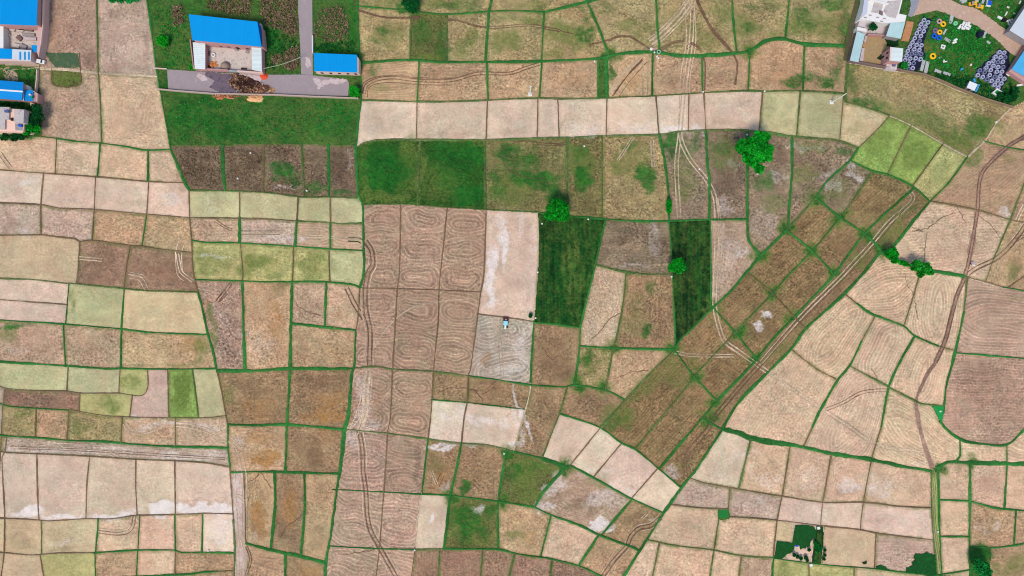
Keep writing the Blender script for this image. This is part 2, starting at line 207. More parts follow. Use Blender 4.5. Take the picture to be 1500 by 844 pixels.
# ------------------------------------------------------------------ field boundaries, in photograph pixels
# style width : points.   G green bund, g thin green, b brown, p pale path, M thick green, x boundary only
LINES = """
b1.6 61,0 60,50 58,105 59,160 60,199
g2.2 142,0 143,50 144,105 147,150 149,210
G2.6 216,4 224,60 230,105 238,150 247,200 250,219
p1.6 58,101 95,102 144,107 228,112
b1.4 116,78 118,104 116,125 79,125 76,104
g2 0,202 55,200 83,203 
G2.2 83,203 110,207 147,210 185,215 213,220 250,219
b1.6 83,203 81,252
G3 147,210 145,235 143,258
G3 217,221 217,264
G3.4 250,219 260,242 269,264 277,278
b2 277,278 278,318 281,353 283,395 290,428
G3 290,428 297,455 304,487 312,515 317,540
b2 317,540 325,575 331,609 334,623
G2.6 334,623 334,656 337,684
b2 337,684 340,730 342,762
g2.4 342,762 344,802 343,844
b1.8 0,249 64,254 140,259 217,266 269,268
b1.8 64,254 60,300 60,344
b1.6 140,259 138,307 135,352
b1.6 218,267 215,314
G2.2 215,314 208,360
b1.8 0,297 60,300 87,305 138,307 215,314 278,319
b2 0,345 60,344 75,346 110,350 117,354 135,352 191,360 208,361 250,367 280,370
b1.8 117,354 114,401 112,415
b1.8 191,360 184,400 182,424
G2.4 182,424 180,450 178,482 177,540
g2.2 0,408 50,410 95,415 112,416 182,423 215,426 290,428
b1.6 0,439 95,446
G2.4 101,417 96,475 93,477 96,536
G2.4 0,469 95,475 178,482 220,487 302,490
G2.8 0,530 96,536 150,540 178,540 250,541 316,540
b1.6 100,538 98,573
b1.6 176,541 174,576
b1.6 216,542 217,565 212,577 202,580 175,576
b1.6 246,542 247,611
g2 282,542 286,570 291,611
b1.6 0,566 8,569 47,572 99,573 117,576 175,576
b1.8 117,576 116,603
b1.6 194,580 190,611
b1.6 7,570 4,594
G2.2 0,591 4,593 20,596 100,601
b1.8 100,601 116,603 155,609 190,611 247,612 300,612 331,609
b1.6 4,596 2,637
b1.6 53,600 52,640
b1.6 101,602 98,645
b1.6 179,614 177,649
b1.6 257,612 257,654
G3 0,637 10,639 52,641 98,645 150,647 200,651 250,654 300,655 334,656
b1.8 0,661 8,663 55,665 125,668 200,673 255,675 300,678 336,684
b1.8 10,639 7,663 3,670 5,715 7,759 6,809 2,844
b1.8 54,666 55,720 57,761
b1.8 131,671 127,715 126,759
b1.8 199,674 199,715 201,754
b1.8 256,677 257,753
b1.8 0,759 30,760 57,762 75,763 125,760 162,760 200,755 256,754 300,752 342,753
g2.2 61,763 61,809 
G2.4 144,762 140,809
G2.2 205,756 202,806
G2.2 256,754 257,807
G2.2 297,753 296,809
b1.8 0,809 30,812 50,813 90,810 138,810
G2.4 138,810 180,807 202,806 256,806 264,809 300,809 343,810
b1.8 59,814 64,844
G2.2 139,811 140,844
G2.2 202,807 200,844
b1.8 257,809 256,844
G3 258,842 280,841 300,838 318,837
x1 250,212 300,213 360,211 440,211 520,213
G5 326,217 327,250 330,279
b1.6 387,215 386,282
g2.4 442,212 446,287
G4 481,215 482,287
G4 521,213 525,287
G3 525,287 531,300 532,326 533,365 533,400 527,422
g2.2 277,279 330,280 387,282 445,289 482,289 527,290
b2 351,282 351,319
b2 437,289 435,322
b2 484,291 484,327
b1.8 280,319 350,320 390,321 435,324
g2.2 435,324 482,326 500,328 529,327
G3.6 351,319 351,355
G3.6 435,322 432,360
G3.4 484,327 484,364
G2.2 281,352 300,355 350,356 400,359 432,361 485,365 532,367
b1.8 352,356 356,401 355,411
b1.8 430,361 429,401 428,412
b1.8 482,366 483,412
G2.6 287,410 337,411 387,413 475,413 515,417 527,421
G4.4 355,412 357,487 359,541
G4.4 428,412 426,482 425,540 421,611 420,625 418,690
G4 478,415 476,477
G4 428,474 475,479 521,484
G4 319,543 375,543 422,540 475,540 516,540
b2 527,422 525,460 521,487
G3.4 521,487 519,535 515,550 514,570
G4.6 514,570 510,611 505,629 501,666 496,701 490,744 484,788 478,820 476,844
G3.4 335,622 378,623 420,622 504,629
G3.2 338,692 394,691 423,692 496,694
G4.2 402,692 403,739 397,802
G4.2 446,694 446,744 441,812
G4 360,796 394,805 441,815 478,825
G3.6 418,810 418,844
b1.6 357,695 359,740 360,796
x1 360,796 362,844
G3 524,0 524,37 527,92 529,147 525,174 522,213
G2.4 524,9 560,12 594,15 652,21 716,17 756,16 797,18
G3.4 797,18 860,3
G3 860,3 873,32 885,62 892,82
g2.4 602,17 601,88
g2.4 655,25 654,87
G2.8 720,0 716,20 711,92
G2.6 797,18 793,92
G3.4 527,92 599,88 649,91 714,91 793,90 875,86 892,82
G4.4 892,82 917,78 955,76
G4.6 955,76 1005,82 1080,78 1100,74 1120,61 1145,57 1180,65 1235,67
x1 1235,67 1242,91
G2.6 961,0 963,40 966,75
G3 1072,0 1075,40 1079,77
G3 1156,0 1153,30 1150,57
G2.4 614,92 611,147
G2.4 713,93 715,147
G2.6 794,90 790,143
G3.4 876,87 876,142
G5 888,85 889,142
G2.6 956,80 955,140
G3 1028,84 1029,136
G2.4 1098,80 1096,131
G2.2 1178,69 1176,130
g2.2 529,147 609,149 659,149 711,147 789,144 830,145 880,144 920,142 955,141 1030,136 1095,133 1120,134 1170,133 1237,137
b1.8 611,149 610,204
b1.8 714,149 712,204
b1.8 788,147 787,201
b2 817,146 819,200
b1.6 889,145 888,197
b2 961,142 965,195
b1.2 1009,141 1008,192
b2 1031,137 1034,191
b2 1117,135 1112,192
g1.8 1172,135 1167,200
b1.8 1236,140 1230,205
g2.4 524,215 532,210 555,205 610,205 712,205 800,202 842,201 887,199 967,197 1005,192 1080,190 1125,194
g2.4 1125,194 1152,199 1200,203 1232,207 1257,217
g2.4 615,207 612,297
g2.6 710,207 711,305
g2.6 831,203 830,260 832,315
g1.8 882,202 882,315
G3.4 966,197 974,240 979,282 980,325
G3.6 1034,192 1036,240 1039,265 1039,322
G3.6 1095,191 1095,320 1097,352 1115,375
G3.6 1160,202 1160,252 1155,315 1154,334
g2 530,300 587,299 660,304 710,307 787,311
g2 787,311 795,313
G3 795,313 837,317 887,321
G2.8 887,321 935,324 972,324 1040,322 1096,321
b1.8 587,300 585,401 582,424 579,475 575,542 572,611 568,633 564,695 559,762 556,802 551,844
b1.8 655,306 649,365 645,401 643,425 642,470 636,530 634,560 631,611 627,643
G2.4 627,643 618,721
p2 618,721 613,745 608,802
b1.8 608,802 603,844
b1.8 712,310 709,401 705,425 700,460 694,507 689,542 686,551 685,585 680,611 676,649
G3 676,649 668,690 660,724 655,765 650,804
p2 787,311 789,350 787,401 785,425 782,470
G2.4 782,470 779,520 777,560
p2 777,560 776,575 769,602 754,655
b1.8 532,422 580,423 642,425 704,428
b1.8 700,460 740,465 781,471
g2 515,540 550,537 575,541 632,544 688,551
G2.4 688,551 725,556 777,564
G2 636,586 684,590 769,600
g2.2 506,629 566,635 627,643
g2.2 627,643 673,649 714,652 750,661
G2.4 486,717 564,721 616,724
G2.6 616,724 659,726 725,734 783,743
G2 482,800 558,804 607,805
G2.8 650,804 731,805 760,812 800,817
g2 607,805 650,804
g2 644,807 642,844
g2 707,806 704,844
g2.6 753,814 746,844
G2.8 741,662 730,736 730,802
G4 783,743 800,716 826,687
G3 750,661 780,668 794,671
G4.6 794,671 813,678 830,684
G2.6 830,684 835,682 870,700 924,730 971,751
G2.6 820,606 878,626 910,649 930,658 965,687 997,714
g1.8 820,606 794,671
b1.8 880,626 835,682
b1.8 910,650 870,698
b1.8 963,687 925,730
G3.6 1265,400 1235,432 1180,482 1160,510 1120,550 1080,592 1058,629
G3.6 1058,629 1020,687 997,716 971,753 942,799 910,850
G3.6 1362,295 1332,331 1305,365 1290,370 1265,400
G3 783,743 806,754 850,770 879,784 930,803
G3 926,731 881,784
G2.8 807,755 792,815
G3 877,784 848,828
G2.6 800,817 848,829 880,844
g2 808,821 806,844
G2.8 887,321 878,360 869,400 855,457 850,479
G2.8 850,479 849,507 845,540 841,562
G3.4 782,472 812,475 850,480
G2.6 777,564 825,567 842,564 880,570 895,575 916,586
g2.4 831,567 820,606
g3 987,513 952,547 916,586 892,613 880,626
G2.8 849,507 900,510 988,512
g2.6 917,400 911,455 900,507 897,517 887,570
g2.4 877,389 905,396 935,401 985,402
G2.4 980,325 984,375 985,402 989,490 988,512
G2.6 1040,322 1041,400 1041,447
G2.6 988,512 997,497 1020,475 1042,452
G3.4 1042,452 1067,430 1092,401 1112,377 1152,337 
g2.4 1152,337 1195,290 
G2.6 1195,290 1212,265 1245,235 1257,217
b1.6 1257,217 1285,190 1303,170
G3 1152,337 1190,368 1217,397 1222,404
G3 1195,290 1231,319 1267,343 1290,366
b2 1097,400 1132,430 1165,466 1181,483
G2.4 1044,450 1075,485 1108,526
G3 987,511 1017,552 1051,588
g2.4 1277,252 1262,275 1232,317
G2.4 1232,317 1190,367 1157,401 1131,430 
g2.4 1131,430 1082,482 1060,505 1020,547 1010,562 970,610 930,658
G3.4 1336,278 1320,292 1267,342 1230,391 1215,410 1162,466 1132,497 1105,530 1050,588 1030,611 965,687
G2.6 1245,235 1277,250 1300,256 1335,272 1362,295
G2.6 1035,617 1058,629
g2 1239,150 1270,158 1302,169
p2 1302,169 1335,184 1380,210 1417,230
G2.2 1417,230 1390,267 1362,295
b1.6 1334,185 1301,253
b1.6 1381,211 1337,272
g3 1242,93 1239,120 1238,150 
x1 1256,0 1240,45 1234,67
p2.4 1242,92 1311,104 1351,110 1401,131 1480,158
p2 1480,159 1460,180 1442,207 1417,230
x1 1480,158 1500,148
x1 1360,689 1376,685
G2 1442,207 1472,215 1500,220
b2 1362,295 1375,297 1427,307 1480,322 1500,326
g1.8 1500,270 1480,322 1465,357 1455,380 
b1.2 1455,380 1444,412
b1.8 1412,405 1440,412 1470,421
G2.6 1470,421 1500,426
b1.6 1500,405 1478,420
G4.6 1290,370 1325,387 1345,392 1367,397 1410,404
b1.6 1349,394 1337,437 1324,477
g2.4 1416,413 1412,457
G3.4 1412,457 1400,512 1395,531
b2 1237,430 1255,445
G3 1255,445 1277,460 1322,477 1340,492 1374,507
b1.4 1374,507 1400,514
G2.6 1400,517 1450,521 1500,525
b1.6 1282,463 1262,500
G3 1262,500 1245,535 1227,557 1200,604 1190,626
b1.8 1190,626 1177,654
G2.6 1340,492 1320,527 1302,567 1291,625
b1.8 1291,625 1277,672 1264,739 1260,776
b1.6 1159,512 1195,540 1226,556
g2.2 1245,536 1272,551 1301,566
g2.4 1301,567 1340,587
g2.4 1348,591 1382,595
G3.2 1399,520 1386,565 1382,605
x1 1365,594 1377,620
G4 1377,618 1390,632 1410,645 1435,650 1475,651 1500,630
x1 1382,600 1377,620
G2.4 1406,645 1406,668 1400,676
g2 1475,652 1475,675
G6.4 1058,629 1078,633 1104,643 1164,653 1222,665 1280,674
G4 1280,674 1327,684 1364,690
G7 1372,686 1390,677 1415,678 1500,680
g2 1364,690 1365,758 1373,850
G2.6 1374,688 1376,769 1380,850
G3.6 1421,680 1420,799 1421,844
G3.2 1475,680 1471,746
G3.2 1488,747 1485,799
G2.4 1374,732 1420,734
G2.8 1420,734 1458,744 1500,748
G2.6 1378,786 1420,786
G3.4 1422,801 1458,802 1485,799 1500,796
G2.4 1381,841 1421,835
x1 1452,802 1449,844
g2 1099,646 1082,716
b1.8 1157,655 1146,726
b1.8 1146,726 1138,765 1133,814
G2.8 1133,814 1131,844
b1.8 1218,666 1205,736 1202,770
b2 1009,700 1034,708 1084,717 1146,727 1205,736 1266,736 1320,742 1364,744
b1.8 982,739 1026,744 1066,746
b1.8 1069,717 1067,747
b1.8 1068,757 1107,759 1138,762 1202,770 1260,776 1284,781 1366,791
x1 1051,746 1052,760 1068,759 1067,746
g2 1053,760 1046,805 1040,844
g2 950,791 988,799 1046,806 1086,814 1133,817
g2 966,795 956,844
b1.8 1086,815 1082,844
G2 1133,818 1205,827 1280,833 1320,838 1374,843
b1.8 1283,781 1281,831
b1.6 1185,827 1185,844
b1.6 1251,831 1251,844
p1.8 1161,769 1160,794 1136,792
p1.6 1206,776 1203,826
p1.8 1194,776 1188,824
p1.8 134,100 134,100
x1 0,94 30,96 60,97
b1.6 300,838 343,836
"""
# x y colour pattern angle extra     patterns: 0 levelled mud, 1 stubble, 2 stacked ovals, 3 nested curves, 4 straight furrows, 5 grass, 6 crop
SEEDS = """
30 50 X 0 0
30 150 E 5 0
100 50 M 1 80
180 50 R 1 80
100 160 M 1 10
190 160 T 1 10
95 115 V 1 0
250 50 E 5 0
40 225 T 1 0
110 230 T 1 0
180 238 T 1 0
240 245 T 1 0
30 275 P 0 0
100 280 P 0 0
180 285 P 0 0
245 290 P 0 0
30 320 R 1 0
95 325 R 1 0
170 335 b 1 0
240 340 b 1 0
60 380 O 0 0
150 390 H 1 0
235 395 H 1 0
45 425 P 0 5
45 457 P 0 5
140 450 L 0 0
240 455 O 0 0
45 505 U 1 0
135 510 U 1 0
240 515 b 1 0
50 552 L 0 0
138 558 L 0 0
195 562 yg 0 0
230 590 R 0 0
265 575 G 4 90
302 575 L 0 90
60 585 H 1 0
3 580 R 1 0
155 595 yg 0 0
30 620 K 1 0
75 620 b 1 0
135 628 K 1 0
220 633 U 1 0
295 635 U 1 0
150 660 R 4 0
30 710 P 0 0
90 710 P 0 0
165 710 P 0 0
228 710 P 0 0
298 710 P 0 0
30 785 O 0 0
100 785 O 0 0
175 785 t 1 0
230 785 t 1 0
276 785 t 1 0
320 785 PP 0 0
30 830 O 0 0
100 830 OO 0 0
170 830 b 1 0
230 830 t 1 0
300 825 b 1 0
290 245 S 1 0
357 245 S 1 0
415 245 S 1 0
463 245 S 1 0
503 245 S 1 90
315 300 L 0 0
395 303 L 0 0
460 305 L 0 0
505 308 L 0 0
315 337 U 4 0 .3
395 340 R 4 0 .3
460 343 U 3 0 .4
508 345 U 3 0 .4
320 385 yg 1 0
390 387 yg 1 0
455 387 yg 1 0
507 390 L 1 0
330 470 Q 1 90
390 470 b 1 90
452 445 U 1 90
500 450 U 1 90
475 510 b 1 0
375 580 B 1 0
465 580 B 1 0
375 655 b 1 0
460 660 B 1 90
380 740 b 1 90
349 740 R 0 90
425 750 B 1 90
465 750 b 1 90
385 825 b 1 0
445 830 B 1 0
560 5 K 1 0
565 55 K 1 0
628 55 V 1 90
682 55 K 1 0
755 55 K 1 0
840 50 K 1 0
760 8 K 1 0
900 20 K 1 0
1015 40 K 1 40
1115 30 K 1 0
1190 30 K 1 0
570 120 b 3 0 .4
660 120 b 4 0 .3
750 120 b 1 0
835 115 b 1 0
882 115 E 5 0
920 110 b 1 0
990 110 b 1 0
1060 110 b 1 0
1140 95 b 1 0
1205 95 b 1 0
570 175 P 0 0
660 175 P 0 0
750 175 P 0 0
802 175 P 0 0
850 170 P 0 0
920 170 P 0 0
985 170 PP 0 0
1020 165 P 0 0
1070 165 P 0 0
1143 165 L 1 0
1200 165 L 1 0
1260 180 O 1 0
570 255 VG 1 0
660 255 VG 1 0
770 255 W2 1 0
855 255 W2 1 0
920 260 W 1 0
1000 260 F 1 0
1065 250 F 1 90
1125 290 F 1 0
1190 235 F 1 0
1220 290 F 1 45
560 360 Q 2 0 3
620 360 Q 2 0 3
680 360 Q 2 0 3
745 380 P 0 90
555 480 Q 2 0 3
610 480 Q 2 0 2
665 490 Q 2 0 2
735 515 X 2 0 2
545 590 Q 2 0 2
605 590 Q 2 0 2
535 670 q 2 0 1
595 680 Q 2 0 2
530 760 q 2 0 1.5
585 765 q 2 0 1.2
520 825 q 2 0 1
580 825 q 2 0 1
660 570 B 1 0
730 575 B 1 0
655 615 PP 0 0
725 620 P 0 0
645 685 B 1 90
700 690 B 1 0
770 700 V 1 60
634 765 P 0 90
690 765 V 1 60
765 780 b 1 0
835 790 t 1 15
625 825 N 4 90 .3
675 825 N 4 90 .3
730 825 N 4 90 .3
780 830 H 4 90 .3
830 835 N 1 0
815 520 B 4 90 .2
800 610 B 1 75
870 590 B 1 0
868 535 W 1 0
930 540 b 1 40
880 450 U 1 75
945 455 B 4 90 .3
835 390 D 6 90
1012 400 D2 6 90
933 360 F 4 0 .35
960 590 C1 4 45 .5
985 630 C1 4 45 .5
1020 515 C1 4 45 .5
1080 430 C1 4 45 .5
1150 380 C1 4 45 .5
1180 420 C1 4 45 .5
1120 480 C1 4 45 .5
1060 545 C1 4 45 .5
1190 325 C1 4 45 .5
1235 360 C1 4 45 .5
1280 300 C1 4 45 .5
1060 360 M 1 90
1290 340 J 4 45 .3
1200 430 J 4 45 .3
1130 520 J 4 45 .3
1000 670 C1 4 50 .4
830 640 P 0 0
870 665 P 0 0
915 690 P 0 0
957 720 P 0 0
860 720 M 1 20
930 770 B 1 50
890 815 b 1 50
1340 130 K 1 20
1290 205 G 1 50
1340 230 G 1 50
1375 255 yg 4 50 .3
1470 185 b 1 30
1420 260 b 3 0 .3
1390 350 T 4 5 .4
1490 370 b 1 60
1300 425 T 3 0 .55
1375 450 T 3 0 .5
1460 470 M 3 0 .5
1450 580 M 4 0 .5
1295 510 T 3 0 .55
1220 480 T 3 0 .5
1360 540 T 3 0 .45
1140 580 T 4 60 .35
1245 600 T 3 0 .4
1330 630 T 3 0 .4
1385 640 T 1 0
1375 603 E 5 0
1440 663 T 4 0 .3
1490 663 T 3 0 .4
1060 680 P 1 20
1120 690 T 1 20
1185 690 T 1 80
1240 700 T 1 80
1310 705 T 1 0
1030 725 R 1 0
1105 740 R 1 0
1170 745 P 0 0
1230 750 P 0 0
1310 765 P 1 0
1010 770 T 1 0
1095 785 T 1 0
1150 780 O 0 0
1150 805 P 0 0
1240 805 T 0 0
1320 810 R 4 0 .3
1059 752 E 5 0
945 820 t 1 60
1000 825 T 1 0
1065 830 T 1 0
1110 832 U 4 90 .3
1160 835 OO 1 0
1215 838 OO 1 0
1300 842 O 1 0
1397 705 T 1 0
1448 710 T 1 0
1490 715 T 1 0
1397 760 T 1 0
1455 770 b 1 0
1495 775 b 1 0
1398 815 T 1 0
1435 820 E 5 0
1480 825 b 1 0
1369 760 G 4 90 .3
1400 60 E 5 0
1200 795 D 6 0
1406 842 T 1 0
"""
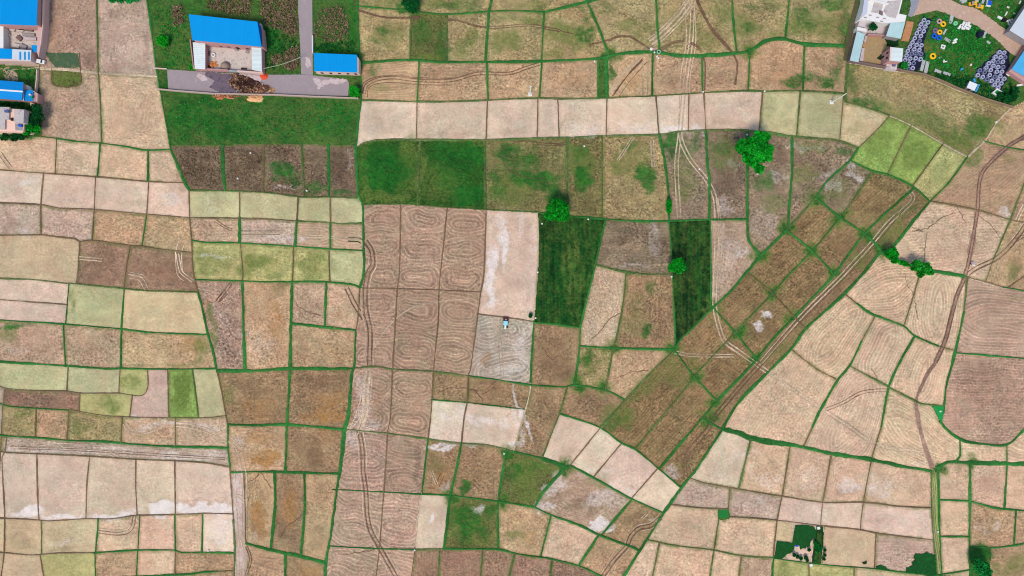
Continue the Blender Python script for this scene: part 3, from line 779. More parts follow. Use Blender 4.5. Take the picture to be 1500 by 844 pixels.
# wear and weeds: x y rx ry angle channel strength     g weeds, e lush grass, d damp or dark soil, p pale crust, o rusty straw
BLOTS = """
565 250 42 34 0 e .75
600 262 20 34 0 g .5
660 232 40 26 0 e .55
690 225 22 16 0 e .8
690 287 26 16 0 e .95
650 275 34 18 0 g .6
535 255 8 44 0 g .8
615 250 8 44 0 g .8
600 225 12 30 0 g .6
560 290 50 8 0 g .8
640 255 30 16 0 g .6
650 245 20 12 0 d .5
700 210 20 6 0 g .6
560 225 30 14 0 e .5
640 290 24 10 0 d .4
760 235 35 22 0 e .6
740 228 18 12 0 e .8
785 262 40 14 0 e .95
812 290 16 26 0 e .9
750 275 40 26 0 g .6
728 270 10 30 0 e .5
850 265 14 22 0 e 1.0
850 222 18 16 0 e .5
850 240 22 30 0 g .7
946 262 12 18 0 e 1.0
930 235 30 30 0 g .5
925 215 12 8 0 e .5
905 240 14 18 0 g .6
985 215 14 18 0 e .85
1010 215 18 16 0 e .6
1000 260 22 40 0 g .5
1062 225 26 30 0 g .55
1060 270 26 40 0 d .45
1060 215 20 14 0 e .4
1070 215 20 30 0 d .45
1120 268 14 14 0 e .55
1130 240 26 40 0 d .4
1140 225 16 24 0 d .6
1135 300 18 20 0 g .45
1120 330 26 30 0 p .28
1140 260 20 8 0 p .4
1070 240 18 10 0 p .38
1060 300 14 16 0 p .42
1180 215 30 5 0 p .62
1190 212 26 14 0 g .5
1235 218 14 8 0 e .6
1200 240 24 7 -30 d .7
1180 255 20 16 0 g .5
1210 255 20 6 20 p .4
1190 290 18 20 45 g .4
1245 240 5 12 40 p .7
1250 258 14 6 -20 p .6
1220 272 16 9 0 p .6
1240 258 16 10 -30 d .8
1220 300 18 12 45 d .5
1225 280 22 20 0 g .4
1295 275 26 5 -15 d .9
1180 330 12 9 45 d .9
1170 335 30 20 45 d .4
1235 360 26 18 45 d .45
1210 345 12 4 -45 d .6
1280 300 30 20 60 d .3
1290 205 28 22 50 g .5
1340 225 26 26 0 g .6
1345 220 16 12 0 e .12
1375 255 20 25 0 g .35
1300 240 14 10 0 g .3
1330 175 60 14 -25 g .6
1380 185 60 16 -25 g .5
1370 165 50 14 -20 e .25
1440 185 26 18 20 g .9
1430 190 26 20 40 e .45
1400 205 30 14 -30 g .8
1460 170 22 8 -20 d .8
1415 222 14 8 40 d .8
1425 228 16 12 40 g .55
1265 152 30 6 -15 e .75
1280 150 22 8 -20 e .4
1250 115 8 30 0 e .45
1262 120 50 16 0 g .35
1340 120 40 12 -15 o .2
335 6 34 14 0 d .8
410 24 26 30 0 d .8
490 36 26 26 0 d .7
428 88 12 14 0 d .8
1420 55 42 28 0 e 1.0
1365 92 20 14 0 e .9
1385 100 40 8 0 e .6
1362 68 16 11 0 o .45
1418 96 8 16 0 o .75
1400 80 26 8 0 d .5
1440 20 30 10 0 g .8
1160 118 18 8 0 e .8
1180 112 18 8 0 e .9
1212 120 12 9 0 e 1.0
1195 112 22 5 0 e .6
1225 110 12 10 0 e .5
1160 120 70 9 0 d .7
1230 90 6 40 0 e .4
1240 40 8 50 10 e .5
1235 50 6 50 10 d .9
1245 60 6 40 10 e .7
1090 40 20 20 0 g .6
1100 42 12 8 0 e .45
1120 10 40 8 0 e .4
1140 50 20 8 0 g .5
1180 25 18 20 60 e .5
1175 35 30 20 0 g .7
1220 5 30 10 0 e .6
1215 40 20 20 0 g .6
1060 20 20 20 0 g .5
1040 60 20 14 0 g .45
1020 45 12 14 0 g .5
990 30 20 20 0 g .35
890 15 22 14 0 e .35
920 35 24 10 0 g .5
945 50 20 20 0 g .4
855 48 16 18 0 e .55
830 50 30 20 0 g .7
860 25 10 8 0 e .6
850 65 20 12 0 g .5
810 80 20 8 0 g .5
790 15 10 8 0 e .4
620 45 14 24 0 e .45
645 60 10 24 0 e .4
650 80 12 10 0 e .5
630 85 24 6 0 g .8
560 45 16 8 0 e .5
550 62 12 6 0 e .45
570 50 26 20 0 g .5
690 55 12 18 0 g .6
675 70 16 14 0 g .55
740 60 24 18 0 g .6
760 70 14 6 0 e .35
740 25 30 8 0 e .3
780 28 20 8 0 g .6
560 5 30 8 0 g .6
640 5 40 8 0 g .6
680 8 30 10 0 e .45
780 8 30 8 0 g .5
840 8 20 6 0 e .4
655 10 20 8 0 e .5
600 8 18 12 0 e 1.1
545 105 8 14 0 e .5
560 130 20 8 0 g .4
535 100 10 16 0 d .5
630 108 60 8 0 d .3
570 118 30 14 0 d .35
840 115 35 14 0 o .25
925 120 28 14 0 o .3
990 118 28 14 0 d .35
1060 115 28 20 0 d .35
1140 95 38 30 0 d .4
896 108 6 16 0 e .8
1205 95 25 18 0 d .35
1140 110 30 14 0 o .2
540 190 20 12 0 p .25
565 178 34 20 0 d .32
620 185 20 14 0 d .22
660 198 60 5 0 d .5
750 192 30 8 0 d .45
802 197 12 5 0 d .5
860 190 30 8 0 p .4
935 188 34 10 0 p .45
985 190 20 8 0 p .85
1020 190 14 8 0 p .7
1020 155 14 20 0 p .2
1080 160 40 20 0 p .25
1070 182 36 8 0 d .4
1065 165 30 8 0 d .35
1080 150 30 10 0 d .3
1130 155 18 25 0 g .25
1200 165 24 25 0 g .25
1145 180 20 12 0 g .2
1255 185 18 12 0 g .3
1272 170 16 8 -30 p .25
30 120 30 16 0 e .5
15 108 12 14 0 p .5
45 175 16 28 0 e 1.0
40 115 20 8 0 g .4
15 155 25 10 0 e .9
30 200 30 6 0 e .6
130 88 12 14 0 d .75
115 66 14 5 0 d .6
85 60 14 40 0 o .18
170 20 16 14 0 d .6
180 100 40 8 0 d .5
215 60 5 40 0 d .5
130 40 14 30 0 d .3
215 165 14 14 0 d .35
200 30 10 20 0 d .3
170 60 40 40 0 p .15
98 115 20 8 0 g .8
98 120 14 4 0 d .5
258 60 30 30 0 g .5
240 60 14 12 0 g .7
260 25 18 16 0 d .8
250 30 26 24 0 o .1
245 95 14 10 0 e .8
245 125 14 8 0 e .9
300 8 40 10 0 g .5
420 75 16 14 0 d .7
400 60 16 20 0 e 1.0
390 50 14 40 0 e .8
410 40 16 20 0 d .8
500 88 30 10 0 e 1.1
480 60 40 20 0 g .4
515 40 7 60 0 e .8
470 20 14 14 0 g .4
480 72 40 6 0 e .9
270 170 26 30 0 e .9
300 150 50 14 0 e .7
330 185 60 24 0 e .7
310 190 16 12 0 d .35
400 170 60 22 0 g .45
420 180 50 26 0 g .5
470 180 30 24 0 e .55
450 165 20 14 0 g .55
500 170 20 30 0 e .7
380 195 20 8 0 g .6
505 200 20 10 0 g .4
290 245 30 20 0 d .5
270 260 12 16 0 d .9
300 248 10 9 0 d .7
375 237 12 18 0 d 1.0
350 250 24 16 0 o .15
415 228 14 12 0 d 1.0
415 248 18 8 0 e .95
430 262 18 8 0 e .55
405 262 14 6 0 e .5
433 268 5 10 0 e 1.0
420 276 24 6 0 p .6
465 240 12 26 0 d .5
465 275 20 8 0 e .6
495 235 12 20 0 d .7
510 240 6 20 0 p .3
503 265 12 20 0 d .6
500 283 14 5 0 e .7
455 282 30 5 0 e .3
300 238 30 6 0 p .2
305 305 18 12 0 p .28
300 300 16 12 0 e .06
345 300 5 12 0 p .2
420 350 40 6 0 p .6
360 335 30 8 0 d .3
300 335 14 12 0 d .35
395 340 30 10 0 d .35
460 340 16 12 0 d .3
508 345 16 12 0 d .3
295 385 12 25 0 g .5
300 400 30 10 0 e .25
320 385 24 20 0 g .4
380 385 24 12 0 g .9
400 400 14 8 0 e .35
360 400 12 12 0 g .6
455 385 20 16 0 g .6
460 405 20 6 0 e .4
480 395 20 14 0 g .4
510 400 20 14 0 p .15
310 375 30 4 0 p .6
20 330 18 16 0 d .65
5 345 10 10 0 d .6
40 338 16 8 0 p .4
120 345 20 6 0 p .3
40 265 14 6 0 p .6
20 280 30 8 0 d .18
90 290 40 6 0 p .3
180 280 30 8 0 p .3
195 295 26 6 0 d .3
250 292 12 12 0 p .6
245 275 10 12 0 d .25
20 225 14 12 0 d .3
110 235 24 14 0 d .3
180 240 24 10 0 d .3
25 205 16 5 0 d .7
190 340 24 14 0 o .15
240 345 24 20 0 o .12
150 385 24 22 0 d .5
120 370 10 20 0 g .25
235 390 40 20 0 d .5
150 405 30 10 0 d .3
245 410 30 10 0 d .4
108 440 6 20 0 g .5
140 470 24 4 0 d .25
20 478 24 5 0 e .75
35 478 26 4 0 e .5
15 490 16 14 0 g .6
25 515 18 9 0 p .3
35 510 16 8 0 p .3
65 512 12 5 0 d .6
240 500 30 14 0 o .15
285 505 20 20 0 o .45
295 515 10 22 0 g .6
200 535 30 4 0 e .35
270 535 30 4 0 g .5
80 560 18 12 0 e .08
190 560 16 12 0 g .5
160 590 20 12 0 g .6
150 582 16 5 0 d .2
265 570 11 26 0 e .2
265 575 13 28 0 g 1.0
270 600 14 8 0 g .5
40 585 40 6 0 d .3
35 605 16 8 0 g .5
30 620 20 18 0 g .35
120 628 16 12 0 g .5
210 640 20 10 0 g .3
240 640 26 8 0 o .15
200 615 14 6 0 p .5
230 623 40 5 10 p .65
300 625 24 6 -5 p .6
230 640 20 6 0 d .3
75 660 40 5 0 d .3
230 662 70 6 0 d .35
250 672 30 3 0 p .6
40 752 24 6 10 p .95
52 750 6 10 -30 p 1.1
90 757 30 4 0 p .95
165 758 34 4 4 p .85
190 750 20 4 10 p .7
228 736 26 9 0 d .45
298 738 40 9 0 d .45
100 660 120 6 0 p .5
280 668 60 5 0 p .6
1400 210 40 12 -30 d .6
1385 190 60 12 -28 e .3
240 745 20 9 0 p 1.2
300 745 44 8 0 p 1.15
280 735 26 5 0 d .35
300 715 24 18 0 d .3
290 695 20 12 0 d .25
225 730 24 5 0 d .3
325 775 20 24 0 p .6
30 790 20 10 0 d .4
35 800 20 6 0 d .35
90 805 26 4 0 d .7
95 795 26 5 0 p .4
170 760 14 8 0 p .35
200 785 8 16 0 d .45
215 780 8 20 0 d .35
235 785 16 18 0 o .1
275 785 14 22 0 d .3
165 800 18 8 0 o .2
30 830 20 5 0 d .2
325 465 24 30 0 p .25
300 445 8 14 0 o .3
308 460 6 18 0 g .7
315 490 5 24 0 g .6
325 500 20 30 0 p .2
405 470 14 40 0 o .35
375 500 30 30 0 p .3
390 530 30 8 0 p .2
415 420 12 6 0 d .8
410 425 14 8 0 e .3
500 460 14 14 0 o .3
495 515 30 24 0 o .2
460 490 20 10 0 d .3
335 580 12 20 0 g .4
375 570 30 16 0 d .35
380 600 30 20 0 o .3
465 560 36 14 0 d .6
500 560 16 24 0 d .75
480 590 30 20 0 o .5
440 590 14 30 0 d .5
480 610 40 12 0 o .55
385 640 30 14 0 o .4
390 672 24 8 0 o .95
385 665 40 10 0 o .3
460 665 14 30 0 d .7
440 645 20 14 0 d .4
480 640 16 14 0 o .3
350 650 12 20 0 p .4
348 730 10 50 0 p .55
352 690 8 12 0 p .4
350 820 8 20 0 p .5
380 760 12 30 0 o .6
378 775 14 18 0 d .8
385 740 8 20 0 d .5
425 745 14 30 0 o .55
410 770 8 18 0 d .9
425 710 14 20 0 d .5
470 720 14 30 0 d .35
395 820 30 12 0 d .35
450 835 20 10 0 o .4
368 785 10 10 0 p .4
735 345 8 40 0 p .6
740 360 5 40 0 p .9
718 400 9 40 0 p .95
722 430 8 26 0 p .8
762 330 6 24 0 p .5
775 380 10 50 0 d .2
780 380 6 70 0 p .35
712 340 6 30 0 d .15
770 440 12 30 0 p .3
715 405 8 30 0 d .4
708 452 6 5 0 p .5
712 525 9 10 0 o .4
715 528 9 9 0 d .5
750 545 24 10 0 p .5
765 510 12 30 0 p .45
700 490 10 24 0 d .3
735 490 20 10 0 d .35
690 545 10 10 0 d .4
620 440 24 16 0 p .15
545 395 14 30 0 d .2
550 375 14 14 0 d .3
530 570 12 24 0 p .45
530 610 14 20 0 p .5
540 625 30 10 0 p .45
515 645 10 12 0 p .5
520 660 20 8 0 d .3
555 590 12 30 0 o .2
556 610 12 16 0 d .3
612 680 5 40 0 d .8
660 570 20 12 0 o .15
730 572 36 12 0 o .15
640 625 10 16 0 p .25
655 610 14 6 0 p .7
672 610 8 20 0 p .4
700 615 30 7 -8 p .7
735 622 14 10 0 p .6
730 635 22 10 0 d .3
715 640 26 6 0 d .2
765 605 3 50 20 p .8
756 650 6 6 0 p .9
760 628 5 40 15 p .6
648 655 24 4 0 p .9
690 653 14 4 0 p .7
640 680 14 20 0 d .7
645 700 14 16 0 o .3
655 712 10 8 0 p .4
640 680 12 16 0 g .3
700 680 30 10 0 d .35
680 712 10 10 0 e .9
700 700 36 18 0 o .18
768 695 20 24 0 g .9
755 690 14 12 0 e .55
745 702 10 10 0 e .5
785 685 18 8 0 e .4
775 725 26 16 0 g .6
800 690 16 10 0 g .8
1436 815 18 20 0 e 1.0
690 765 20 20 0 e .4
685 765 22 26 0 e .75
675 750 16 12 0 e .6
680 785 14 14 0 e .6
710 775 10 12 0 e .7
720 752 8 8 0 e .7
690 765 34 34 0 g .6
703 745 10 6 0 p .8
755 785 16 8 0 g .6
750 765 24 14 0 o .2
775 790 12 16 0 o .3
830 790 24 20 0 o .15
632 760 2 8 0 p .8
640 780 2 12 0 p .5
640 795 10 4 0 d .2
630 745 14 10 0 d .12
815 715 30 8 30 p .6
795 740 16 9 0 p .75
820 700 10 10 0 p .6
885 725 30 14 30 p .55
880 772 14 9 20 p 1.3
875 700 20 14 0 g .4
855 735 30 8 20 d .8
830 725 30 8 20 d .6
870 750 24 6 20 d .6
910 735 16 10 0 p .4
860 690 20 5 30 p .4
865 660 14 6 0 p .2
888 690 16 10 0 p .3
925 722 10 6 0 p .5
925 717 6 4 0 d .6
890 690 20 10 -30 d .25
835 665 24 8 0 d .2
960 735 20 6 20 d .3
985 690 14 10 40 p .5
960 760 10 6 0 p .3
930 760 30 14 0 d .3
770 620 12 30 0 d .3
790 650 12 20 0 d .4
800 600 20 20 0 d .35
810 520 20 40 0 d .4
830 548 14 8 0 d .6
800 500 16 18 0 d .35
860 585 20 14 0 d .45
865 525 12 16 0 e .6
862 530 18 24 0 g .5
890 515 10 24 0 g .4
925 545 24 18 40 o .1
880 450 14 24 0 o .12
900 470 8 40 0 p .25
865 480 20 14 0 p .25
955 422 8 12 0 e .45
945 486 9 10 0 e .75
930 470 20 30 0 g .35
935 440 12 12 0 g .35
960 460 30 30 0 p .1
910 350 16 10 0 d .8
970 365 14 20 0 d .6
930 390 30 5 0 p .3
960 350 10 40 10 p .3
900 380 14 12 0 p .2
840 390 24 60 0 g .42
820 370 10 30 0 p .06
870 370 12 14 0 g .2
840 430 14 40 0 g .3
835 405 40 10 0 e .3
795 340 10 14 0 d .8
1000 345 10 14 0 e .2
940 570 40 12 45 g .5
980 540 30 20 45 g .45
905 610 26 20 0 g .7
900 618 20 12 0 e .35
1000 560 20 14 0 g .4
1060 440 20 30 0 o .1
1040 460 14 14 0 g .3
960 640 30 20 45 o .1
1015 540 14 20 0 g .4
1045 550 20 8 45 d .7
1050 545 26 16 45 d .5
1125 462 9 5 0 p .8
1113 478 9 6 0 p .85
1120 470 30 30 45 d .4
1080 430 30 20 45 d .4
1150 375 30 20 45 d .35
1180 420 30 20 45 d .4
1140 350 20 10 45 d .3
1075 370 20 30 0 p .35
1060 350 8 40 0 p .3
1090 370 8 14 0 p .6
1060 400 14 20 0 p .25
1075 350 12 20 0 d .3
1300 330 40 12 45 g .6
1335 300 20 14 45 e .35
1310 345 24 12 45 g .6
1285 350 16 10 45 e .4
1260 380 20 14 45 g .6
1225 415 20 8 45 g .5
1140 515 30 8 45 g .5
1180 480 20 8 45 g .4
1040 615 14 8 45 e .7
1045 610 24 12 45 g .6
1100 560 30 10 45 d .3
1000 680 14 10 0 g .3
985 695 14 10 0 p .6
1450 195 20 10 20 g .4
1430 232 12 10 60 e .35
1470 230 24 8 -15 d .35
1480 235 14 8 0 g .4
1470 310 12 10 0 p .6
1485 300 12 10 0 d .5
1490 390 10 12 0 d 1.0
1485 395 12 14 0 g .5
1470 345 20 30 60 d .3
1460 200 30 24 0 d .25
1430 300 16 30 0 d .18
1360 350 50 16 10 o .12
1380 375 40 20 0 p .1
1460 470 40 40 0 d .3
1490 435 20 6 0 g .3
1290 505 24 30 60 d .22
1340 470 8 60 0 d .1
1450 560 60 50 0 d .28
1430 590 40 30 0 d .2
1400 610 14 8 0 p .2
1345 650 20 20 0 o .1
1090 665 30 10 0 p .3
1060 700 24 10 0 p .25
1085 695 18 8 0 d .25
1130 705 24 14 0 p .35
1100 690 10 20 0 p .3
1125 690 18 20 0 d .25
1185 700 24 20 0 p .3
1190 715 24 8 0 d .3
1245 712 20 12 0 p .65
1240 718 18 10 0 d .55
1290 715 20 14 0 p .5
1275 705 12 14 0 p .4
1345 680 14 10 0 p .3
1080 560 20 14 45 d .3
1250 130 10 14 0 d .5
1310 710 40 20 0 p .2
1340 715 24 8 0 d .35
1020 725 30 14 0 d .3
1105 735 30 8 0 p .3
1100 748 28 8 0 d .3
1160 755 24 8 0 d .15
1200 748 14 10 0 p .35
1280 762 26 8 0 d .35
1340 760 26 12 0 p .25
1010 770 30 14 0 d .3
1040 765 16 14 0 d .3
1025 790 14 8 0 d .2
1095 785 30 20 0 o .06
1250 800 30 20 0 p .15
1245 790 20 20 0 g .1
1320 795 36 10 0 d .3
1320 815 30 10 0 p .2
1398 705 14 12 0 d .3
1448 710 20 14 0 d .3
1460 715 12 8 0 p .25
1450 770 26 20 0 d .28
1463 768 8 6 0 p .6
1440 775 14 10 0 p .3
1490 825 20 20 0 g .5
1470 835 16 14 0 g .5
1480 835 30 12 0 d .5
1497 710 10 20 0 d .3
1107 838 12 8 0 d .3
1092 835 5 14 0 d 1.0
1150 835 20 14 90 g .5
1160 830 24 16 0 g .3
1210 838 24 8 0 g .3
1235 838 20 8 0 g .2
"""
# wheel tracks and dirt roads.  kind width gap : points     d dark soil, p pale, r brown road, g dark green
TRACKS = """
p1.7 5 1330,279 1337,288 1334,297 1300,328 1277,356 1240,396 1235,402 1170,467 1115,531
d1.4 5 1322,306 1277,361 1238,403 1168,473 1115,532 1050,607 1060,595
d1.8 5.5 1115,532 1086,564 1050,607 1038,628 1017,652 1006,669 1003,684 1005,702
d1.8 5 968,758 953,770 936,774 924,786 918,800 900,820 884,843 876,856
p1.4 9 968,758 953,770 936,774 924,786 918,800 900,820 884,843
p1.2 3 948,752 940,760
p1.8 5 1016,-8 1014,25 1012,62 1005,112 1001,140 996,195 991,240 993,290 995,320
p1.3 14 1010,2 1012,62 1004,112 1001,190
p1.8 5 996,195 999,210 1012,235 1035,264 1047,290 1050,330 1048,401 1047,450 1054,482 1062,500 1085,517 1120,542 1160,570 1200,597 1222,611 1245,626 1280,650 1310,658 1350,664
p1.4 3 1050,290 1056,340 1054,400
p2.6 6 1012,2 995,25 970,50 953,63
p1.6 14 1012,2 995,25 970,50 953,63
d2.6 0 941,88 920,110 897,141
p1.6 3 936,88 913,108 893,138
d1.0 8 945,88 920,116 902,141
p1.6 7 946,90 945,142
D3.4 0 525,15 538,19 550,23 570,26 600,26 615,25
D3.0 0 655,29 672,31 689,36 700,39 713,40
d1.4 3 716,41 745,39 774,37 800,41
d1.5 3 797,41 820,45
D1.8 0 820,45 840,50
D2.2 0 862,66 880,62 890,59
D3.6 0 890,60 905,54 922,54 940,64 952,72
D4.6 0 967,73 985,63 1002,60
D4.0 0 1012,63 1022,69 1028,77
d2.0 0 1028,80 1033,95 1032,133
D4.4 0 1021,0 1029,18 1042,42 1055,57 1072,76
D3.0 0 1075,80 1080,94 1077,125
d1.3 4 533,138 537,125 552,117 575,114 612,118 660,118 700,108 745,108 770,100 792,93
d1.1 10 533,142 536,126 552,118 575,116 612,119 660,120
d1.9 5.5 535,353 544,367 546,387 539,401 535,425 536,455 542,485 541,536
d2 5.5 508,422 520,447 533,467
p1.3 12 535,353 544,367 546,387 539,401 535,425 536,455 542,485 541,536
p3.0 6 540,540 536,575 535,605 526,632
p1.4 14 539,540 534,590 518,632 508,634
p1.4 5 505,632 518,620 528,605
p1.4 5 530,606 530,625 548,632
d1.9 5 526,632 531,660 532,690 536,721 538,755 543,778 554,798 566,820 578,841 586,858
p1.2 11 526,632 531,660 532,690 536,721 538,755 543,778 554,798 566,820 578,841
p1.6 0 546,516 552,503 562,487 582,465 605,450 625,445 650,441 670,439 688,438
p1.3 4 728,464 732,500 736,552
p1.3 8 725,466 729,500
p1.4 4 260,372 264,395 268,401 283,412
p1.3 9 268,350 262,370 264,400 272,408
p1.2 6 190,405 205,408 215,424
p1.2 4 116,378 150,381
p1.2 4 188,400 210,405
p1.4 5 290,420 330,428
d1.6 4 338,416 318,442
d1.2 6 320,440 332,428
p1.4 4 45,660 58,651 80,650 98,660 125,664 160,664 172,670
p1.3 6 18,652 80,652 140,655 200,660 260,664 320,668
d1.0 3 30,656 90,658 150,661 240,667 330,672
p1.3 4 190,658 204,640
p1.8 5 182,620 195,632 215,632 237,622 245,615
p1.8 5 258,622 278,624 300,630 325,640
p1.8 6 330,638 348,655 355,680 358,700 358,790
p1.2 5 341,690 344,740 347,800 348,844
p1.4 4 343,727 352,728 358,735
p1.6 5 355,790 360,815 355,835 358,850
d1.3 3 361,800 367,820 360,844
d1.2 4 144,779 170,782 186,780 194,772 197,757
p1.6 4 145,776 170,779 186,776 192,768 196,756
p1.3 3 0,228 10,238 18,248
d1.0 5 0,224 8,236 16,246
p1.2 4 280,335 290,325 295,322
d1.0 3 315,323 330,333 340,337
p1.2 3 350,341 435,345 530,350
d1.0 5 352,341 410,341
d1.2 6 640,713 648,695
p1.2 3 640,710 632,690
r6.6 0 1510,196 1500,201 1480,212 1457,232 1440,251 1434,270 1432,305 1429,325 1424,357 1416,397
d1.6 4 1510,196 1500,201 1480,212 1457,232 1440,251 1434,270 1432,305 1429,325 1424,357 1416,397
r4.4 0 1416,395 1410,414 1402,432 1392,470 1384,500 1370,531 1360,545 1345,577 1340,594
d2.0 5 1416,395 1410,414 1402,432 1392,470 1384,500 1370,531
r5.2 0 1341,590 1347,625 1355,655 1366,686
p1.3 8 1341,590 1347,625 1355,655 1366,686
d1.8 5 1515,318 1502,330 1494,342 1476,364 1457,380 1436,390 1420,400 1412,412
p1.3 9 1515,318 1502,330 1494,342 1476,364 1457,380 1436,390 1420,400
d1.4 4 1512,346 1500,346 1488,352
r3.0 0 1510,285 1500,292 1490,310 1484,322
p1.4 4 1500,300 1488,325
p1.2 4 1468,378 1458,405
p1.4 2 1421,407 1440,413 1470,422
p2.0 0 1134,817 1120,834 1108,848
s1.6 0 0,101 20,102 40,101 60,99 75,101
p1.4 2.5 58,101 95,102 144,107 228,112
p1.4 4 1171,600 1184,597
d1.0 4 1210,600 1235,590 1260,576 1285,572 1300,572
p1.3 4 988,516 1010,520 1040,521 1075,521
p1.2 4 885,410 905,435 902,450 895,465
d1.0 3 780,210 812,212 830,210
d1.4 0 742,214 735,222 738,240 750,252 770,260 800,262
d1.4 0 745,213 765,207 800,210 830,212
p1.3 3 928,200 912,225 905,235
p2.0 4 955,205 957,245
d1.2 4 1020,62 1005,70
g1.4 5.5 510,350.5 525,351.5 530,354
r2.4 0 1244,86 1248,60 1258,20 1262,0
p1.0 5 1371,690 1368,725 1369,765 1375,810 1380,850
d1.0 3 1371,690 1368,725 1369,765 1375,810 1380,850
"""
# foot worn cracks / runnels: thin dark wavering lines
RUNNELS = """
863,501 880,484 893,468 909,459
897,556 925,546 950,542
640,577 655,570 672,569 688,570 702,578 708,587
688,573 710,570 725,560
707,578 718,572 724,566
362,708 375,700 382,692 392,708 396,714
365,712 365,735
411,787 422,770 434,762 444,752
378,560 384,553
1333,331 1352,340 1345,334
1336,339 1360,334 1375,322 1395,312
1350,405 1353,380 1358,340
1326,400 1328,415 1338,432 1344,470
1402,304 1410,318 1415,326
1433,315 1450,328 1462,345 1466,352
985,610 1000,617 1020,621
1288,560 1276,540
502,812 530,809 550,805
795,510 808,526 816,520
430,440 445,455 470,462
"""
# ------------------------------------------------------------------ reading the boundaries
X0, Y0, X1, Y1 = -66.0, -66.0, 1566.0, 910.0
G = 1.5                                   # grid step in photograph pixels
NX, NY = int((X1 - X0) / G), int((Y1 - Y0) / G)
def smooth_line(pts, step=3.0):
    """Catmull-Rom through the points"""
    P = [np.array(p, float) for p in pts]
    if len(P) < 3:
        n = max(2, int(np.linalg.norm(P[-1] - P[0]) / step)); return [P[0] + (P[-1] - P[0]) * i / n for i in range(n + 1)]
    Q = [2 * P[0] - P[1]] + P + [2 * P[-1] - P[-2]]; out = []
    for i in range(1, len(Q) - 2):
        a, b, c, d = Q[i - 1], Q[i], Q[i + 1], Q[i + 2]
        n = max(1, int(np.linalg.norm(c - b) / step))
        for k in range(n):
            t = k / n
            m1 = (c - a) * 0.5; m2 = (d - b) * 0.5; L = np.linalg.norm(c - b)
            for m in (m1, m2):
                l = np.linalg.norm(m)
                if l > L * 1.0: m *= L / l
            out.append((2*t**3-3*t*t+1)*b + (t**3-2*t*t+t)*m1 + (-2*t**3+3*t*t)*c + (t**3-t*t)*m2)
    out.append(P[-1]); return out
raw = []
for ln in LINES.strip().split('\n'):
    a, rest = ln.split(' ', 1)
    pts = [tuple(map(float, p.split(','))) for p in rest.split()]
    if len(pts) > 1 and pts[0] != pts[-1] or len(pts) > 2: raw.append([a[0], float(a[1:]), pts])
def seg_near(p, a, b):
    p, a, b = map(np.array, (p, a, b)); d = b - a; L = d @ d
    t = max(0, min(1, ((p - a) @ d) / L)) if L else 0
    q = a + t * d; return np.linalg.norm(p - q), q
ext = []
for i, (s, wd, pts) in enumerate(raw):
    pts = list(pts)
    for end in (0, -1):
        p = pts[end]; nb = pts[1] if end == 0 else pts[-2]
        d = np.array(p) - np.array(nb); d = d / np.linalg.norm(d)
        if p[0] <= 3 or p[0] >= 1497 or p[1] <= 4 or p[1] >= 840:
            q = tuple(np.array(p) + d * 90)
            if end == 0: pts.insert(0, q)
            else: pts.append(q)
            continue
        best = (1e9, None)
        for j, (s2, w2, p2) in enumerate(raw):
            if j == i: continue
            for k in range(len(p2) - 1):
                r = seg_near(p, p2[k], p2[k + 1])
                if r[0] < best[0]: best = r
        if best[0] < 9:
            q = best[1] + d * 1.0
            if best[0] > 1.0:
                if end == 0: pts.insert(0, tuple(q))
                else: pts.append(tuple(q))
            else: pts[end] = tuple(np.array(p) + d * 1.0)
    ext.append((s, wd, smooth_line(pts)))
# ------------------------------------------------------------------ regions between the boundaries
lab = np.zeros((NY, NX), np.int32)        # 0 free, -1 boundary
for s, wd, pts in ext:
    for a, b in zip(pts[:-1], pts[1:]):
        n = max(2, int(np.linalg.norm(b - a) / (G * 0.2)))
        for k in range(n + 1):
            q = a + (b - a) * k / n; i = int((q[0] - X0) / G); j = int((q[1] - Y0) / G)
            if 0 <= i < NX and 0 <= j < NY: lab[j, i] = -1
def flood():
    nxt = 0; reg = []
    flat = lab.ravel()
    for st in range(NX * NY):
        if flat[st] != 0: continue
        nxt += 1; flat[st] = nxt; stack = [st]; cnt = 0
        while stack:
            c = stack.pop(); cnt += 1; x = c % NX
            if x > 0 and flat[c - 1] == 0: flat[c - 1] = nxt; stack.append(c - 1)
            if x < NX - 1 and flat[c + 1] == 0: flat[c + 1] = nxt; stack.append(c + 1)
            if c >= NX and flat[c - NX] == 0: flat[c - NX] = nxt; stack.append(c - NX)
            if c < NX * (NY - 1) and flat[c + NX] == 0: flat[c + NX] = nxt; stack.append(c + NX)
        reg.append(cnt)
    return reg
sizes = flood()
for i, s_ in enumerate(sizes):            # slivers go back to the boundary
    if s_ < 60: lab[lab == i + 1] = -1
while (lab == -1).any():
    free = lab == -1; new = lab.copy()
    for dy, dx in ((0, 1), (1, 0), (0, -1), (-1, 0)):
        sh = np.roll(np.roll(lab, dy, 0), dx, 1)
        m = free & (new == -1) & (sh > 0); new[m] = sh[m]
    lab = new
seeds = []
for ln in SEEDS.strip().split('\n'):
    t = ln.split(); seeds.append((float(t[0]), float(t[1]), t[2], int(t[3]), float(t[4]), float(t[5]) if len(t) > 5 else None))
seed_of = {}
for k, sd in enumerate(seeds):
    i = int((sd[0] - X0) / G); j = int((sd[1] - Y0) / G); L = int(lab[j, i])
    if L in seed_of: print('LEAK', seeds[seed_of[L]][:3], sd[:3])
    else: seed_of[L] = k
ids = [int(v) for v in np.unique(lab)]
cen = {}
